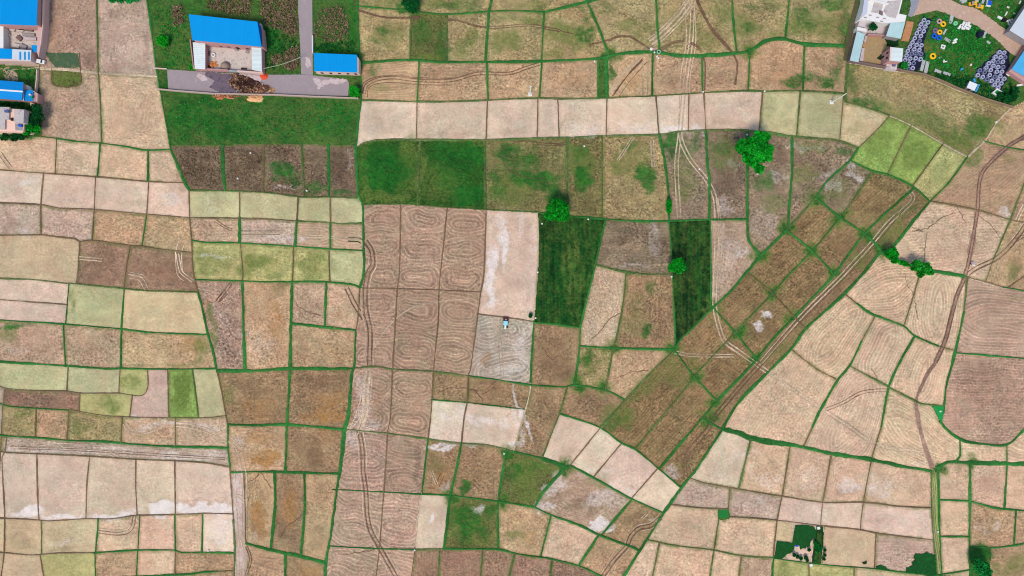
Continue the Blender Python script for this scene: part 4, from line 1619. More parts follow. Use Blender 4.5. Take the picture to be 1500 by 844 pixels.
for L in ids:
    jj, ii = np.nonzero(lab == L); cen[L] = (X0 + (ii.mean() + .5) * G, Y0 + (jj.mean() + .5) * G, len(ii))
    if L not in seed_of:
        inside = -10 < cen[L][0] < 1510 and -10 < cen[L][1] < 854
        if inside: print('NOSEED', [round(v) for v in cen[L]])
        seed_of[L] = min(range(len(seeds)), key=lambda k: (seeds[k][0] - cen[L][0]) ** 2 + (seeds[k][1] - cen[L][1]) ** 2 + (3000 if seeds[k][3] in (5, 6) else 0))
# ------------------------------------------------------------------ the fields themselves
def warp(x, y, a=1.0):
    return (x + a * ((value_noise(x, y, 14, 1) - .5) * 16 + (value_noise(x, y, 5, 2) - .5) * 8 + (value_noise(x, y, 2.4, 12) - .5) * 4),
            y + a * ((value_noise(x, y, 14, 3) - .5) * 16 + (value_noise(x, y, 5, 4) - .5) * 8 + (value_noise(x, y, 2.4, 14) - .5) * 4))
bxx = X0 + np.arange(NX + 1) * G; byy = Y0 + np.arange(NY + 1) * G
BX, BY = np.meshgrid(bxx, byy)
WX_, WY_ = warp(BX, BY, .8)
chan = {k: np.zeros_like(BX) for k in 'gdpeo'}
JUNC = '\n'.join('%d %d %d %d 0 %s %.2f' % q for x, y in ((1131, 430), (1162, 466), (1082, 488), (1108, 526), (1232, 318), (1190, 367), (1152, 336), (1222, 402), (1018, 550), (986, 514), (1290, 366), (1267, 345), (1115, 375), (1195, 291), (1050, 588), (846, 563), (897, 512), (886, 569), (1044, 450), (1035, 617), (830, 684), (744, 662), (737, 738), (659, 726), (1100, 74), (892, 82), (1375, 686), (1420, 680)) for q in ((x, y, 10, 8, 'e', .75), (x, y, 16, 14, 'g', .7))) + '\n568 250 36 36 0 e .6\n662 250 36 36 0 e .5\n'
for ln in (BLOTS + JUNC).strip().split('\n'):
    t = ln.split(); x, y, rx, ry, a = map(float, t[:5]); ch = t[5]; s_ = float(t[6]); s_ *= (.6 if s_ < .8 else .8 if s_ < 1.1 and y < 740 else 1) if ch == 'p' else 1
    rm = max(rx, ry) * 1.8 + 14; wa = min(1.0, .35 + min(rx, ry) / 14)
    i0, i1 = max(0, int((x - rm - X0) / G)), min(NX + 1, int((x + rm - X0) / G) + 1)
    j0, j1 = max(0, int((y - rm - Y0) / G)), min(NY + 1, int((y + rm - Y0) / G) + 1)
    bx_, by_ = BX[j0:j1, i0:i1], BY[j0:j1, i0:i1]
    dx = bx_ + (WX_[j0:j1, i0:i1] - bx_) * wa - x; dy = -(by_ + (WY_[j0:j1, i0:i1] - by_) * wa - y); ca, sa = math.cos(R(a)), math.sin(R(a))
    u = (dx * ca + dy * sa) / rx; v = (-dx * sa + dy * ca) / ry; r = np.sqrt(u * u + v * v)
    fall = np.clip(1.45 - r, 0, 1) ; fall = fall * fall * (3 - 2 * fall)
    chan[ch][j0:j1, i0:i1] = np.maximum(chan[ch][j0:j1, i0:i1], fall * s_ * 0.95)
FM = field_material()
SPK = dict(C1=.9, W2=1.0, VG=1.0, T=.5, t=.5, P=.25, PP=.25, R=.6, M=.6, U=.7, b=.75, B=.85, K=.85, S=1.1, F=1.0, V=1.0, H=.75, O=.4, OO=.5, L=.35, yg=.6, G=.5, X=.6)
SP = {0: .28, 1: 1.0, 2: .5, 3: .4, 4: .7, 5: 1.15, 6: .7}
AMP = {0: 0, 1: 0, 2: 1.25, 3: .75, 4: .55, 5: 0, 6: .5}
KIND = {5: 'grass', 6: 'rice_crop'}
LABELS = {'835 390': ('broad dark green crop plot left of centre, streaked with thinner pale stripes', 'crop'),
          '1012 400': ('narrow dark green crop plot with a pointed lower end', 'crop')}
field_rng = np.random.default_rng(3)
for L in ids:
    sd = seeds[seed_of[L]]; pat = sd[3]; ang = sd[4]; ex = sd[5]
    jj, ii = np.nonzero(lab == L)
    n00 = jj * (NX + 1) + ii
    quads = np.stack([n00, n00 + NX + 1, n00 + NX + 2, n00 + 1], 1)     # counter-clockwise seen from above
    un, inv = np.unique(quads, return_inverse=True); quads = inv.reshape(-1, 4)
    nj, ni = np.divmod(un, NX + 1); px = X0 + ni * G; py = Y0 + nj * G
    edge = np.zeros(len(jj), bool)
    for dy, dx in ((0, 1), (1, 0), (0, -1), (-1, 0)):
        a = np.clip(jj + dy, 0, NY - 1); b = np.clip(ii + dx, 0, NX - 1); edge |= lab[a, b] != L
    ex_, ey_ = X0 + (ii[edge] + .5) * G, Y0 + (jj[edge] + .5) * G
    if len(ex_) == 0: ex_, ey_ = px[:1], py[:1]
    if len(ex_) > 500: sel = field_rng.permutation(len(ex_))[:500]; ex_, ey_ = ex_[sel], ey_[sel]
    dmin = np.empty(len(px)); dsoft = np.empty(len(px))
    for k in range(0, len(px), 4000):
        d = np.hypot(px[k:k + 4000, None] - ex_[None], py[k:k + 4000, None] - ey_[None]) + 1.0
        dmin[k:k + 4000] = d.min(1); dsoft[k:k + 4000] = (d ** -3.2).sum(1)
    dsoft = dsoft ** (-1 / 2.2)
    dsoft *= (dmin.max() / max(dsoft.max(), 1e-6))
    cx, cy = px.mean(), py.mean(); ca, sa = math.cos(R(ang)), math.sin(R(ang))
    if pat in (0, 1, 2, 3, 5) and ang in (0, 90):                         # follow the plot's own long axis
        q = np.stack([px - cx, -(py - cy)]); ev, vec = np.linalg.eigh(np.cov(q)); a0 = vec[:, 1]
        if ev[1] > ev[0] * 1.15:
            if abs(a0[0]) > .75: ca, sa = abs(a0[0]), a0[1] * np.sign(a0[0])
            elif abs(a0[1]) > .75 and pat == 2: ca, sa = abs(a0[1]), -a0[0] * np.sign(a0[1])
            elif abs(a0[0]) > .5: ca, sa = a0
        if ang == 90 and pat == 1 and abs(a0[1]) > .6: ca, sa = a0
    u = (px - cx) * ca - (py - cy) * sa; v = (px - cx) * sa * -1 - (py - cy) * ca
    if pat == 2:
        k = ex or 2; hu = np.abs(u).max() * .92; span = v.max() - v.min(); cell = span / k
        vv = (v - v.min()) / cell; kk = np.floor(np.clip(vv, 0, k - 1e-6)); fv = (vv - kk) * 2 - 1
        cc_ = np.array([field_rng.uniform(-.06, .06) for _ in range(9)])[kk.astype(int)]
        uw = u + (value_noise(px, py, 16, L) - .5) * 9; vw = (value_noise(px, py, 18, L + 9) - .5) * 8 + u * field_rng.uniform(-.04, .04)
        core = np.maximum(hu - cell * .55, hu * .40)
        uu = np.maximum(np.abs(uw + cc_ * hu) - core, 0) * .80
        ph = np.hypot(uu, fv * cell / 2 + vw) / 5.2 + kk * .37
    elif pat == 3:
        q = np.stack([px - cx, -(py - cy)]); ev, vec = np.linalg.eigh(np.cov(q)); a0 = vec[:, 1]; vv = np.abs(-(px - cx) * a0[1] - (py - cy) * a0[0]); vv = np.percentile(vv, 96) - vv
        ph = (.35 * dsoft + .65 * vv + (value_noise(px, py, 30, L) - .5) * 4) / 3.9
    elif pat == 1: ph = (dsoft + (value_noise(px, py, 20, L) - .5) * 6) / 4.0
    elif pat in (4, 6): ph = (v + (value_noise(px, py, 30, L) - .5) * 5) / 4.2
    else: ph = v / 5
    lane = field_rng.choice([0, .12, .25, .38])
    amp = AMP[pat] * (1 if pat == 2 else (ex / .4 if ex and pat in (3, 4) and ex < 1 else 1))
    base = np.array(alb(PAL[sd[2]])) * (1 + field_rng.uniform(-.07, .07)) * (1 + field_rng.uniform(-.025, .025, 3))
    if pat == 1: amp = lane
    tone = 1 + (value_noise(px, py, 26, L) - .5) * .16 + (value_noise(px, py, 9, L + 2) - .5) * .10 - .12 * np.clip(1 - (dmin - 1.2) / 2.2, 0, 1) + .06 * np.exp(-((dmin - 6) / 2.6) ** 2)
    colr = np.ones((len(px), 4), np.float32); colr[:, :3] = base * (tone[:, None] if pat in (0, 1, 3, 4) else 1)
    g_ = chan['g'].ravel()[un].copy(); d_ = chan['d'].ravel()[un].copy(); p_ = chan['p'].ravel()[un]; e_ = chan['e'].ravel()[un].copy(); o_ = chan['o'].ravel()[un]
    if pat in (1, 4, 3) and px.max() < 1560: g_ = np.maximum(g_, np.clip(.55 - (dmin - 1) * .12, 0, .55) * (.4 + value_noise(px, py, 9, 77) * 1.1))
    if pat in (0, 1): d_ = np.maximum(d_, .10)
    if pat == 1: g_ = np.maximum(g_, .05)
    if pat == 5: e_ = np.maximum(e_, .10 + .42 * value_noise(px, py, 18, L)); g_ = np.maximum(g_, .25 + .4 * value_noise(px, py, 11, 5)); d_ = np.maximum(d_, .45 * value_noise(px, py, 14, 8) - .1)
    z = np.zeros(len(px))
    if pat == 6: e_ = np.maximum(e_, .55 * value_noise(px, py * .12, 3.4, L + 6) - .12)
    if pat == 6: g_ = np.maximum(g_, .22) * 1.7 * (value_noise(px, py * .10, 2.6, L + 3) * .75 + value_noise(px, py, 6, 5) * .5)
    if pat == 6: z = .35 * np.clip((dmin - 1.5) / 1.5, 0, 1) * (.75 + .5 * field_rng.random(len(px))); colr[:, :3] *= (0.9 + .5 * value_noise(px * 1.0, py * .12, 3.2, L))[:, None]
    if pat == 5: z = .035 * field_rng.random(len(px)) * np.clip((dmin - 1) / 3, 0, 1)
    name = KIND.get(pat, 'field')
    me = bpy.data.meshes.new(name); nv = len(px)
    wx = (px - 750) * M_PX; wy = (422 - py) * M_PX; ox, oy = (cx - 750) * M_PX, (422 - cy) * M_PX
    me.vertices.add(nv); me.vertices.foreach_set('co', np.stack([wx - ox, wy - oy, z], 1).astype(np.float32).ravel())
    nf = len(quads); me.loops.add(nf * 4); me.polygons.add(nf)
    me.loops.foreach_set('vertex_index', quads.astype(np.int32).ravel())
    me.polygons.foreach_set('loop_start', (np.arange(nf) * 4).astype(np.int32))
    me.polygons.foreach_set('use_smooth', np.ones(nf, bool))
    me.update()
    me.attributes.new('col', 'FLOAT_COLOR', 'POINT').data.foreach_set('color', colr.ravel())
    bl = np.stack([g_, d_, p_, e_], 1).astype(np.float32); me.attributes.new('blot', 'FLOAT_COLOR', 'POINT').data.foreach_set('color', bl.ravel())
    spk = np.full(nv, SPK.get(sd[2], SP[pat]) if pat in (1, 4) else SP[pat])
    pa = np.stack([ph, np.full(nv, amp), spk, o_], 1).astype(np.float32); me.attributes.new('pat', 'FLOAT_COLOR', 'POINT').data.foreach_set('color', pa.ravel())
    lo = np.stack([u * M_PX + L * 17.3, v * M_PX, np.full(nv, L * 3.1)], 1).astype(np.float32); me.attributes.new('loc', 'FLOAT_VECTOR', 'POINT').data.foreach_set('vector', lo.ravel())
    me.materials.append(FM)
    o = bpy.data.objects.new(name, me); C.objects.link(o); o.location = (ox, oy, 0)
    if pat in (5,): tag(o, kind='stuff', label='green grass growing beside the fields', cat='grass')
    elif pat == 6:
        lb = LABELS.get('%d %d' % (sd[0], sd[1]), ('thin dark green crop strip beside the seedling nursery', 'crop')); tag(o, lb[0], lb[1], kind='stuff')
    else: tag(o, kind='structure')
# far ground: more small fields to the horizon, split by green bunds
m, nt, b = new_mat('far_fields'); N = NT(nt); P = N.pos()
dd = N.n('ShaderNodeTexVoronoi', feature='DISTANCE_TO_EDGE', distance='EUCLIDEAN'); dd.inputs['Scale'].default_value = .04; nt.links.new(P, dd.inputs['Vector'])
cc = N.n('ShaderNodeTexVoronoi', feature='F1'); cc.inputs['Scale'].default_value = .04; nt.links.new(P, cc.inputs['Vector'])
rr = N.sep(cc.outputs['Color'])[0]
c = N.mix(rr, alb((186, 158, 132)), alb((168, 146, 112))); c = N.mix(N.math('GREATER_THAN', rr, .8), c, alb((70, 110, 52)))
c = N.scale(c, around(N, N.noise(P, .3, 5, .75), .3))
c = N.mix(N.math('LESS_THAN', dd.outputs['Distance'], .02), c, alb((40, 100, 46)))
nt.links.new(c, b.inputs['Base Color'])
tag(mesh_obj('ground', [(-9000, -9000, -.4), (9000, -9000, -.4), (9000, 9000, -.4), (-9000, 9000, -.4)], [(0, 1, 2, 3)], m), kind='structure')
# ------------------------------------------------------------------ bunds and paths
M_GREEN = ribbon_material('bund_grass', (48, 116, 50), (136, 124, 84))
M_THIN = ribbon_material('bund_thin_grass', (86, 118, 62), (146, 126, 94), fade=.35)
M_DRY = ribbon_material('bund_dry', (128, 104, 80), (92, 98, 56), fade=.3)
M_PALE = ribbon_material('path_dust', (196, 178, 152), (150, 128, 100))
M_DARKT = ribbon_material('rut_dark', (124, 94, 76), (148, 118, 94), scl=1.4, soft=.85, fade=.6)
M_PALET = ribbon_material('rut_pale', (216, 192, 166), (200, 176, 150), soft=1.0, scl=1.4, fade=.4)
M_ROAD = ribbon_material('dirt_road', (158, 126, 110), (172, 142, 124), soft=1.6)
M_DKG = ribbon_material('rut_green', (10, 60, 24), (20, 70, 30))
def ribbon(name, pts, half, mat, height, z0, mx=0.2, jit=0.35, prof=None, seed=0):
    pts = smooth_line(pts, 2.0) if not isinstance(pts[0], np.ndarray) else pts
    P = np.array(pts); keep = np.r_[True, np.linalg.norm(np.diff(P, axis=0), axis=1) > 1e-3]; P = P[keep]
    if len(P) < 2: return None
    W = np.stack([(P[:, 0] - 750) * M_PX, (422 - P[:, 1]) * M_PX], 1)
    T = np.gradient(W, axis=0); T /= np.maximum(np.linalg.norm(T, axis=1), 1e-6)[:, None]; Nn = np.stack([-T[:, 1], T[:, 0]], 1)
    s = np.arange(len(P)) * 1.0 + seed * 91
    ofs = np.array([-1.45, -.7, 0, .7, 1.45]); hh = np.array([0, .65, 1, .65, 0]); al = np.array([0, .75, 1, .75, 0])
    vs = []; als = []
    for k in range(5):
        jw = 1 + jit * 1.2 * (value_noise(s, s * 0 + k * 7.7, 2.2, seed) * 2 - 1) + jit * 1.2 * (value_noise(s, s * 0 + 3.1, 12, seed + 5) * 2 - 1)
        q = W + Nn * (ofs[k] * half * M_PX * jw)[:, None]
        zz = z0 + hh[k] * height * (.7 + .6 * value_noise(s, s * 0 + 11, 2, seed))
        vs.append(np.c_[q, zz]); als.append(np.full(len(P), al[k]))
    V = np.stack(vs, 1).reshape(-1, 3); A = np.stack(als, 1).ravel()
    F = [(i * 5 + k, i * 5 + 5 + k, i * 5 + 6 + k, i * 5 + 1 + k)[::-1] for i in range(len(P) - 1) for k in range(4)]
    o = mesh_obj(name, V, F, mat, smooth=True, attrs={'al': A, 'mx': np.full(len(V), mx)})
    return tag(o, kind='structure')
zi = 0
for s, wd, pts in ext:
    if s == 'x': continue
    zi += 1; z0 = .006 + (zi % 40) * .0011
    if s == 'G': ribbon('bund', pts, wd * .43, M_GREEN, .28, z0, .33, seed=zi)
    elif s == 'g': ribbon('bund', pts, wd * .5, M_THIN, .25, z0, .42, seed=zi)
    elif s == 'b': ribbon('bund', pts, wd * .46, M_DRY, .22, z0, .38, seed=zi)
    elif s == 'p': ribbon('path', pts, wd * .5, M_PALE, .15, z0, .35, seed=zi)
def parse(txt):
    return [tuple(map(float, p.split(','))) for p in txt.split()]
def offset(pts, d):
    P = np.array(smooth_line(pts, 2.0)); T = np.gradient(P, axis=0); T /= np.maximum(np.linalg.norm(T, axis=1), 1e-6)[:, None]
    return [p for p in P + np.stack([-T[:, 1], T[:, 0]], 1) * d]
for ln in TRACKS.strip().split('\n'):
    a, g_, rest = ln.split(' ', 2); k = a[0]; wd = float(a[1:]); g_ = float(g_); pts = parse(rest); zi += 1
    mat = {'d': M_DARKT, 'D': M_DARKT, 'p': M_PALET, 's': M_PALET, 'r': M_ROAD, 'g': M_DKG}[k]
    z0 = (.055 if k == 'r' else .07 + (zi % 30) * .0012)
    nm = 'dirt_road' if k == 'r' else 'wheel_track'
    for q in ([-g_ / 2, g_ / 2] if g_ else [0]):
        ribbon(nm, offset(pts, q), wd * .44, mat, .004, z0 + .0004 * (q > 0), .3, seed=zi + int(q * 3), jit=.25)
for ln in RUNNELS.strip().split('\n'):
    zi += 1; P = np.array(smooth_line(parse(ln), 2.0)); s = np.arange(len(P))
    P = P + np.stack([value_noise(s, s * 0, 2.2, zi) - .5, value_noise(s, s * 0 + 9, 2.2, zi) - .5], 1) * 2.6
    ribbon('runnel', [p for p in P], .48, M_DARKT, .004, .06 + (zi % 30) * .0012, .2, seed=zi)
# ------------------------------------------------------------------ builders for the things
def W3(px, py, h): x, y = ground(px, py, h); return (x, y, h)
def prism(name, poly, z0, z1, mat, parent=None, ref=None, top=True):
    """solid block; poly in photograph pixels as seen at height ref"""
    ref = z1 if ref is None else ref
    P = [ground(x, y, ref) for x, y in poly]
    if sum(P[i][0] * P[(i + 1) % len(P)][1] - P[(i + 1) % len(P)][0] * P[i][1] for i in range(len(P))) < 0: P = P[::-1]
    n = len(P); V = [(x, y, z0) for x, y in P] + [(x, y, z1) for x, y in P]
    F = [(i, (i + 1) % n, n + (i + 1) % n, n + i) for i in range(n)] + [tuple(range(n, 2 * n)), tuple(range(n))[::-1]]
    return mesh_obj(name, V, F, mat, parent)
def world_box(name, c, size, rot, mat, parent=None):
    x, y, z = c; a, b, h = size; V = []
    for zz in (z, z + h):
        for sx, sy in ((-1, -1), (1, -1), (1, 1), (-1, 1)):
            u, v = sx * a / 2, sy * b / 2; V.append((x + u * math.cos(rot) - v * math.sin(rot), y + u * math.sin(rot) + v * math.cos(rot), zz))
    return mesh_obj(name, V, [(0, 3, 2, 1), (4, 5, 6, 7), (0, 1, 5, 4), (1, 2, 6, 5), (2, 3, 7, 6), (3, 0, 4, 7)], mat, parent)
def wall_run(name, pts, h, thick, mat, parent=None, ref=0.0, z0=0.0, closed=False):
    P = [Vector(ground(x, y, ref)).to_3d() for x, y in pts]
    if closed: P.append(P[0])
    V = []; F = []
    for a, b in zip(P[:-1], P[1:]):
        d = (b - a).normalized(); n_ = Vector((-d.y, d.x, 0)) * thick / 2; k = len(V); e = d * thick * .499
        for zz in (z0, z0 + h):
            for q in (a - e - n_, b + e - n_, b + e + n_, a - e + n_): V.append((q.x, q.y, zz + .001 * (k % 5)))
        F += [(k, k + 3, k + 2, k + 1), (k + 4, k + 5, k + 6, k + 7), (k, k + 1, k + 5, k + 4), (k + 1, k + 2, k + 6, k + 5), (k + 2, k + 3, k + 7, k + 6), (k + 3, k, k + 4, k + 7)]
    return mesh_obj(name, V, F, mat, parent)
def tube_verts(p0, p1, r0, r1, n=8):
    p0, p1 = Vector(p0), Vector(p1); d = (p1 - p0).normalized(); a = d.orthogonal().normalized(); b = d.cross(a); V = []
    for p, r in ((p0, r0), (p1, r1)):
        for k in range(n): t = 2 * math.pi * k / n; V.append(tuple(p + a * math.cos(t) * r + b * math.sin(t) * r))
    return V, [(k, (k + 1) % n, n + (k + 1) % n, n + k) for k in range(n)] + [tuple(range(n))[::-1], tuple(range(n, 2 * n))]
def join(parts):
    V = []; F = []
    for v, f in parts:
        k = len(V); V += list(v); F += [tuple(i + k for i in q) for q in f]
    return V, F
def ring_geo(ro, ri, h, z=0.0, n=20, bevel=.06):
    prof = [(ri, 0), (ro, 0), (ro, h - bevel), (ro - bevel, h), (ri + bevel, h), (ri, h - bevel)]
    V = [(r * math.cos(2 * math.pi * k / n), r * math.sin(2 * math.pi * k / n), z + zz) for k in range(n) for r, zz in prof]
    m_ = len(prof); F = [(k * m_ + j, ((k + 1) % n) * m_ + j, ((k + 1) % n) * m_ + (j + 1) % m_, k * m_ + (j + 1) % m_) for k in range(n) for j in range(m_)]
    return V, F
def jag_poly(poly, step=1.6, amp=.7, seed=0):
    out = []; n = len(poly)
    for i in range(n):
        a, b = np.array(poly[i], float), np.array(poly[(i + 1) % n], float); m_ = max(1, int(np.linalg.norm(b - a) / step))
        for k in range(m_):
            q = a + (b - a) * k / m_; out.append((q[0] + (value_noise(q[0] * 3, q[1] * 3, 3, seed) - .5) * 2 * amp, q[1] + (value_noise(q[0] * 3, q[1] * 3, 3, seed + 1) - .5) * 2 * amp))
    return [(float(a), float(b)) for a, b in out]
def slab(name, poly, z0, z1, mat, amp=.0, parent=None, seed=1):
    from mathutils.geometry import tessellate_polygon
    pl = jag_poly(poly, 1.6, amp, seed) if amp else poly
    P = [ground(x, y, 0) for x, y in pl]; n = len(P)
    tris = tessellate_polygon([[Vector((x, y, 0)) for x, y in P]])
    V = [(x, y, z0) for x, y in P] + [(x, y, z1) for x, y in P]
    if sum(P[i][0] * P[(i + 1) % n][1] - P[(i + 1) % n][0] * P[i][1] for i in range(n)) < 0: side = [(i, n + i, n + (i + 1) % n, (i + 1) % n) for i in range(n)]
    else: side = [(i, (i + 1) % n, n + (i + 1) % n, n + i) for i in range(n)]
    F = []
    for t in tris:
        a, b, c = [Vector(V[i]) for i in t]
        F.append(tuple(n + i for i in (t if (b - a).cross(c - a).z > 0 else t[::-1])))
    return mesh_obj(name, V, F + side, mat, parent)
# materials of the things
BLUE = corrugated('blue_sheet', (0, 148, 226), .06, 1.0, stain=None, var=.05)
BLUE2 = corrugated('blue_sheet_old', (10, 142, 226), 1.5, 1.0, var=.12)
BLUE3 = corrugated('blue_sheet_pale', (80, 176, 230), .9, 1.4, var=.25)
SHEETG = corrugated('grey_sheet', (176, 208, 214), .15, 1.6, var=.16)
SHEETL = corrugated('light_sheet', (206, 214, 226), .5, 1.6, var=.10)
SHEETW = corrugated('white_sheet', (222, 232, 236), 1.5, 1.6, stain=(150, 150, 156), var=.1)
SHEETW2 = corrugated('white_sheet_banded', (214, 226, 230), 1.57, 3.2, var=.12)
WHITE = plain('white_paint', (236, 234, 236), .06, .5)
ROOFC = plain('roof_concrete', (196, 186, 186), .22, .5, rgb2=(142, 132, 134), th=.56)
YARD = plain('beige_yard', (208, 196, 190), .24, .7, rgb2=(150, 126, 122), th=.54)
YARD2 = plain('pale_yard', (206, 194, 198), .18, .4, rgb2=(150, 134, 138), th=.58)
PINK = plain('pink_wall', (196, 148, 148), .14, .6, rgb2=(150, 110, 108), th=.66)
PINKP = plain('pink_parapet', (226, 196, 190), .08, .6)
SALMON = plain('salmon_render', (246, 206, 190), .05, .6)
PLUM = plain('plum_wall', (128, 104, 104), .25, .7, rgb2=(92, 76, 72), th=.6)
GREYW = plain('grey_render', (160, 152, 156), .2, .6)
CONC = plain('pavement', (162, 148, 154), .12, .35, rgb2=(184, 168, 174), th=.6)
CONCR = plain('ring_concrete', (182, 186, 220), .12, 1.2)
CONCR2 = plain('ring_concrete_worn', (124, 130, 170), .2, 1.2)
BRICK = plain('brick_rubble', (196, 136, 96), .3, .9, rgb2=(226, 186, 150), th=.58)
DARK = plain('dark_opening', (40, 32, 40), .2, 1.0)
NAVY = plain('navy_shade_and_tank', (22, 26, 52), .35, .8, rgb2=(40, 50, 84), th=.62)  # painted shade under the concrete rings, and the navy tank's own colour
GLASS, _nt, _b = new_mat('glass'); _b.inputs['Base Color'].default_value = (.02, .03, .05, 1); _b.inputs['Roughness'].default_value = .1
YEL = plain('yellow_plastic', (250, 190, 20), .1, 1.5, rough=.5); BLU = plain('blue_plastic', (20, 92, 210), .12, 1.5, rough=.5)
CYAN = plain('pale_blue_canopy', (150, 222, 240), .05, 1.5, rough=.4); MINT = plain('mint_plastic', (120, 214, 160), .1, 1.5)
RUBBER = plain('rubber', (28, 26, 28), .2, 2.0); MAROON = plain('maroon_paint', (96, 30, 40), .2, 2.0, rough=.4)
STEELW = plain('whitewashed_steel', (232, 232, 228), .06, 2.0, rough=.5)
TIRE_D = plain('dark_water', (14, 22, 44), .2, 1.0, rough=.2)
ORANGE = plain('red_brick_dust', (226, 84, 50), .12, 1.2)
STRAW = plain('straw', (232, 178, 130), .25, 1.2, rgb2=(250, 206, 160), th=.55)
BURNT = plain('burnt_heap', (74, 46, 40), .4, .8, rgb2=(176, 128, 92), th=.64)
SCORCH = plain('scorched_ground', (112, 98, 112), .25, .3, rgb2=(70, 62, 84), th=.55)
PALER = plain('rubble_pale', (206, 190, 194), .16, .8, rgb2=(176, 158, 164), th=.5)
DIRT = plain('dirt_lane', (194, 164, 146), .18, .4, rgb2=(216, 194, 180), th=.56)
GREENP = plain('nursery_green', (0, 74, 14), .30, .6, rgb2=(6, 92, 28), th=.5)
GREEND = plain('nursery_and_shade_green', (0, 52, 8), .25, .6)  # nursery plants, and plants by the block hut with shade in their colour
GREENL = plain('pond_plants', (30, 150, 70), .35, 1.0)
def leaf_mat(name, dark, light):
    m, nt, b = new_mat(name); N = NT(nt); P = N.pos(); v = N.attr('al').outputs['Fac']
    c = N.mix(v, alb(dark), alb(light)); c = N.scale(c, around(N, N.noise(P, .7, 2, .6), .25)); nt.links.new(c, b.inputs['Base Color']); b.inputs['Roughness'].default_value = .65
    return m
LEAF = leaf_mat('leaves', (0, 98, 14), (20, 204, 44)); LEAFB = leaf_mat('bright_leaves', (4, 120, 14), (34, 214, 44)); LEAFD = leaf_mat('dark_leaves', (2, 60, 24), (10, 120, 50))
LEAFY = leaf_mat('dry_twigs', (98, 84, 62), (170, 146, 118)); LEAFG = leaf_mat('weeds', (8, 112, 34), (40, 176, 70))
BARK = plain('bark', (110, 88, 70), .3, 2.0)
def leaves(centres, radii, n, size, rg, flat=.75, vals=None):
    """leaf faces scattered through the outer shell of each clump"""
    V = []; F = []; A = []
    for ci, (c, r) in enumerate(zip(centres, radii)):
        tone = rg.random() if vals is None else vals[ci]
        for _ in range(n):
            d = rg.normal(size=3); d /= np.linalg.norm(d); d[2] = abs(d[2]) * 1.0 - .25
            p = np.array(c) + d * r * (0.6 + .45 * rg.random()) * np.array([1, 1, flat])
            t = rg.normal(size=3); t[2] *= .6; t /= np.linalg.norm(t); nn = d * .7 + rg.normal(size=3) * .55; nn /= np.linalg.norm(nn)
            t = np.cross(nn, t); t /= max(np.linalg.norm(t), 1e-6); s = np.cross(nn, t); L_ = size * (.7 + .7 * rg.random()); k = len(V)
            V += [tuple(p - t * L_), tuple(p + s * L_ * .42), tuple(p + t * L_), tuple(p - s * L_ * .42)]; F.append((k, k + 1, k + 2, k + 3)); a = min(1, max(0, tone * .6 + .4 * rg.random())); A += [a] * 4
    return V, F, A
def tree(px, py, rpx, h, label, mat=LEAF, lobes=None, group=None, seed=0, name='tree', cat='tree', dens=1.0, size=.55):
    rg = np.random.default_rng(seed + 100); rad = rpx * M_PX; zc = h - rad * .55
    x, y = ground(px, py, zc); root = empty(name, (x, y, 0)); tag(root, label, cat, group)
    lobes = lobes or [(0, 0, 1.0)]; cs = []; rs = []; vals = []
    for (lx, ly, lr) in lobes:                                   # clumps over each lobe of the crown
        R_ = lr * rad; m_ = max(7, int(30 * lr * lr * max(rad / 2.6, .6)))
        for _ in range(m_):
            a = rg.random() * 2 * math.pi; q = math.sqrt(rg.random()) * .84; cr = max(.4, R_ * rg.uniform(.14, .26))
            zz = math.sqrt(max(0, 1 - q * q)) * R_ * .5 * rg.uniform(.5, 1.05)
            cs.append((x + lx * M_PX + math.cos(a) * q * R_, y - ly * M_PX + math.sin(a) * q * R_, zc + zz)); rs.append(cr); vals.append(rg.random())
    V, F, A = leaves(cs, rs, int(46 * dens), size * .8, rg, vals=vals)
    for (lx, ly, lr) in lobes:
        v2, f2, a2 = leaves([(x + lx * M_PX, y - ly * M_PX, zc - .1)], [lr * rad * .84], int(60 + 75 * (lr * rad) ** 2), size * .9, rg, vals=[.25]); k = len(V); V += v2; F += [tuple(i + k for i in q) for q in f2]; A += a2
    mesh_obj('crown', V, F, mat, root, attrs={'al': A})
    parts = [tube_verts((x, y, -.1), (x + .3, y, zc * .7), rad * .09 + .08, rad * .06 + .05, 9)]
    for i in range(0, len(cs), max(1, len(cs) // 7)): parts.append(tube_verts((x + .3, y, zc * .68), (cs[i][0], cs[i][1], cs[i][2] - .3), rad * .04 + .04, .05, 6))
    V, F = join(parts); mesh_obj('trunk', V, F, BARK, root, smooth=True)
    return root
def scatter(name, poly, n, hmax, size, mat, label, cat, seed, dens=14, r=(.3, .9), kind='stuff'):
    """ground plants or dry brush over a patch: many small leaf clumps in one mesh"""
    rg = np.random.default_rng(seed); xs = [p[0] for p in poly]; ys = [p[1] for p in poly]; cs = []; rs = []
    while len(cs) < n:
        x = rg.uniform(min(xs), max(xs)); y = rg.uniform(min(ys), max(ys)); c = False; j = len(poly) - 1
        for i in range(len(poly)):
            xi, yi = poly[i]; xj, yj = poly[j]
            if (yi > y) != (yj > y) and x < (xj - xi) * (y - yi) / (yj - yi) + xi: c = not c
            j = i
        if not c: continue
        gx, gy = ground(x, y); q = rg.uniform(*r); cs.append((gx, gy, rg.uniform(.05, hmax))); rs.append(q)
    V, F, A = leaves(cs, rs, dens, size, rg, flat=.6)
    o = mesh_obj(name, V, F, mat, attrs={'al': A}); return tag(o, label, cat, kind=kind)
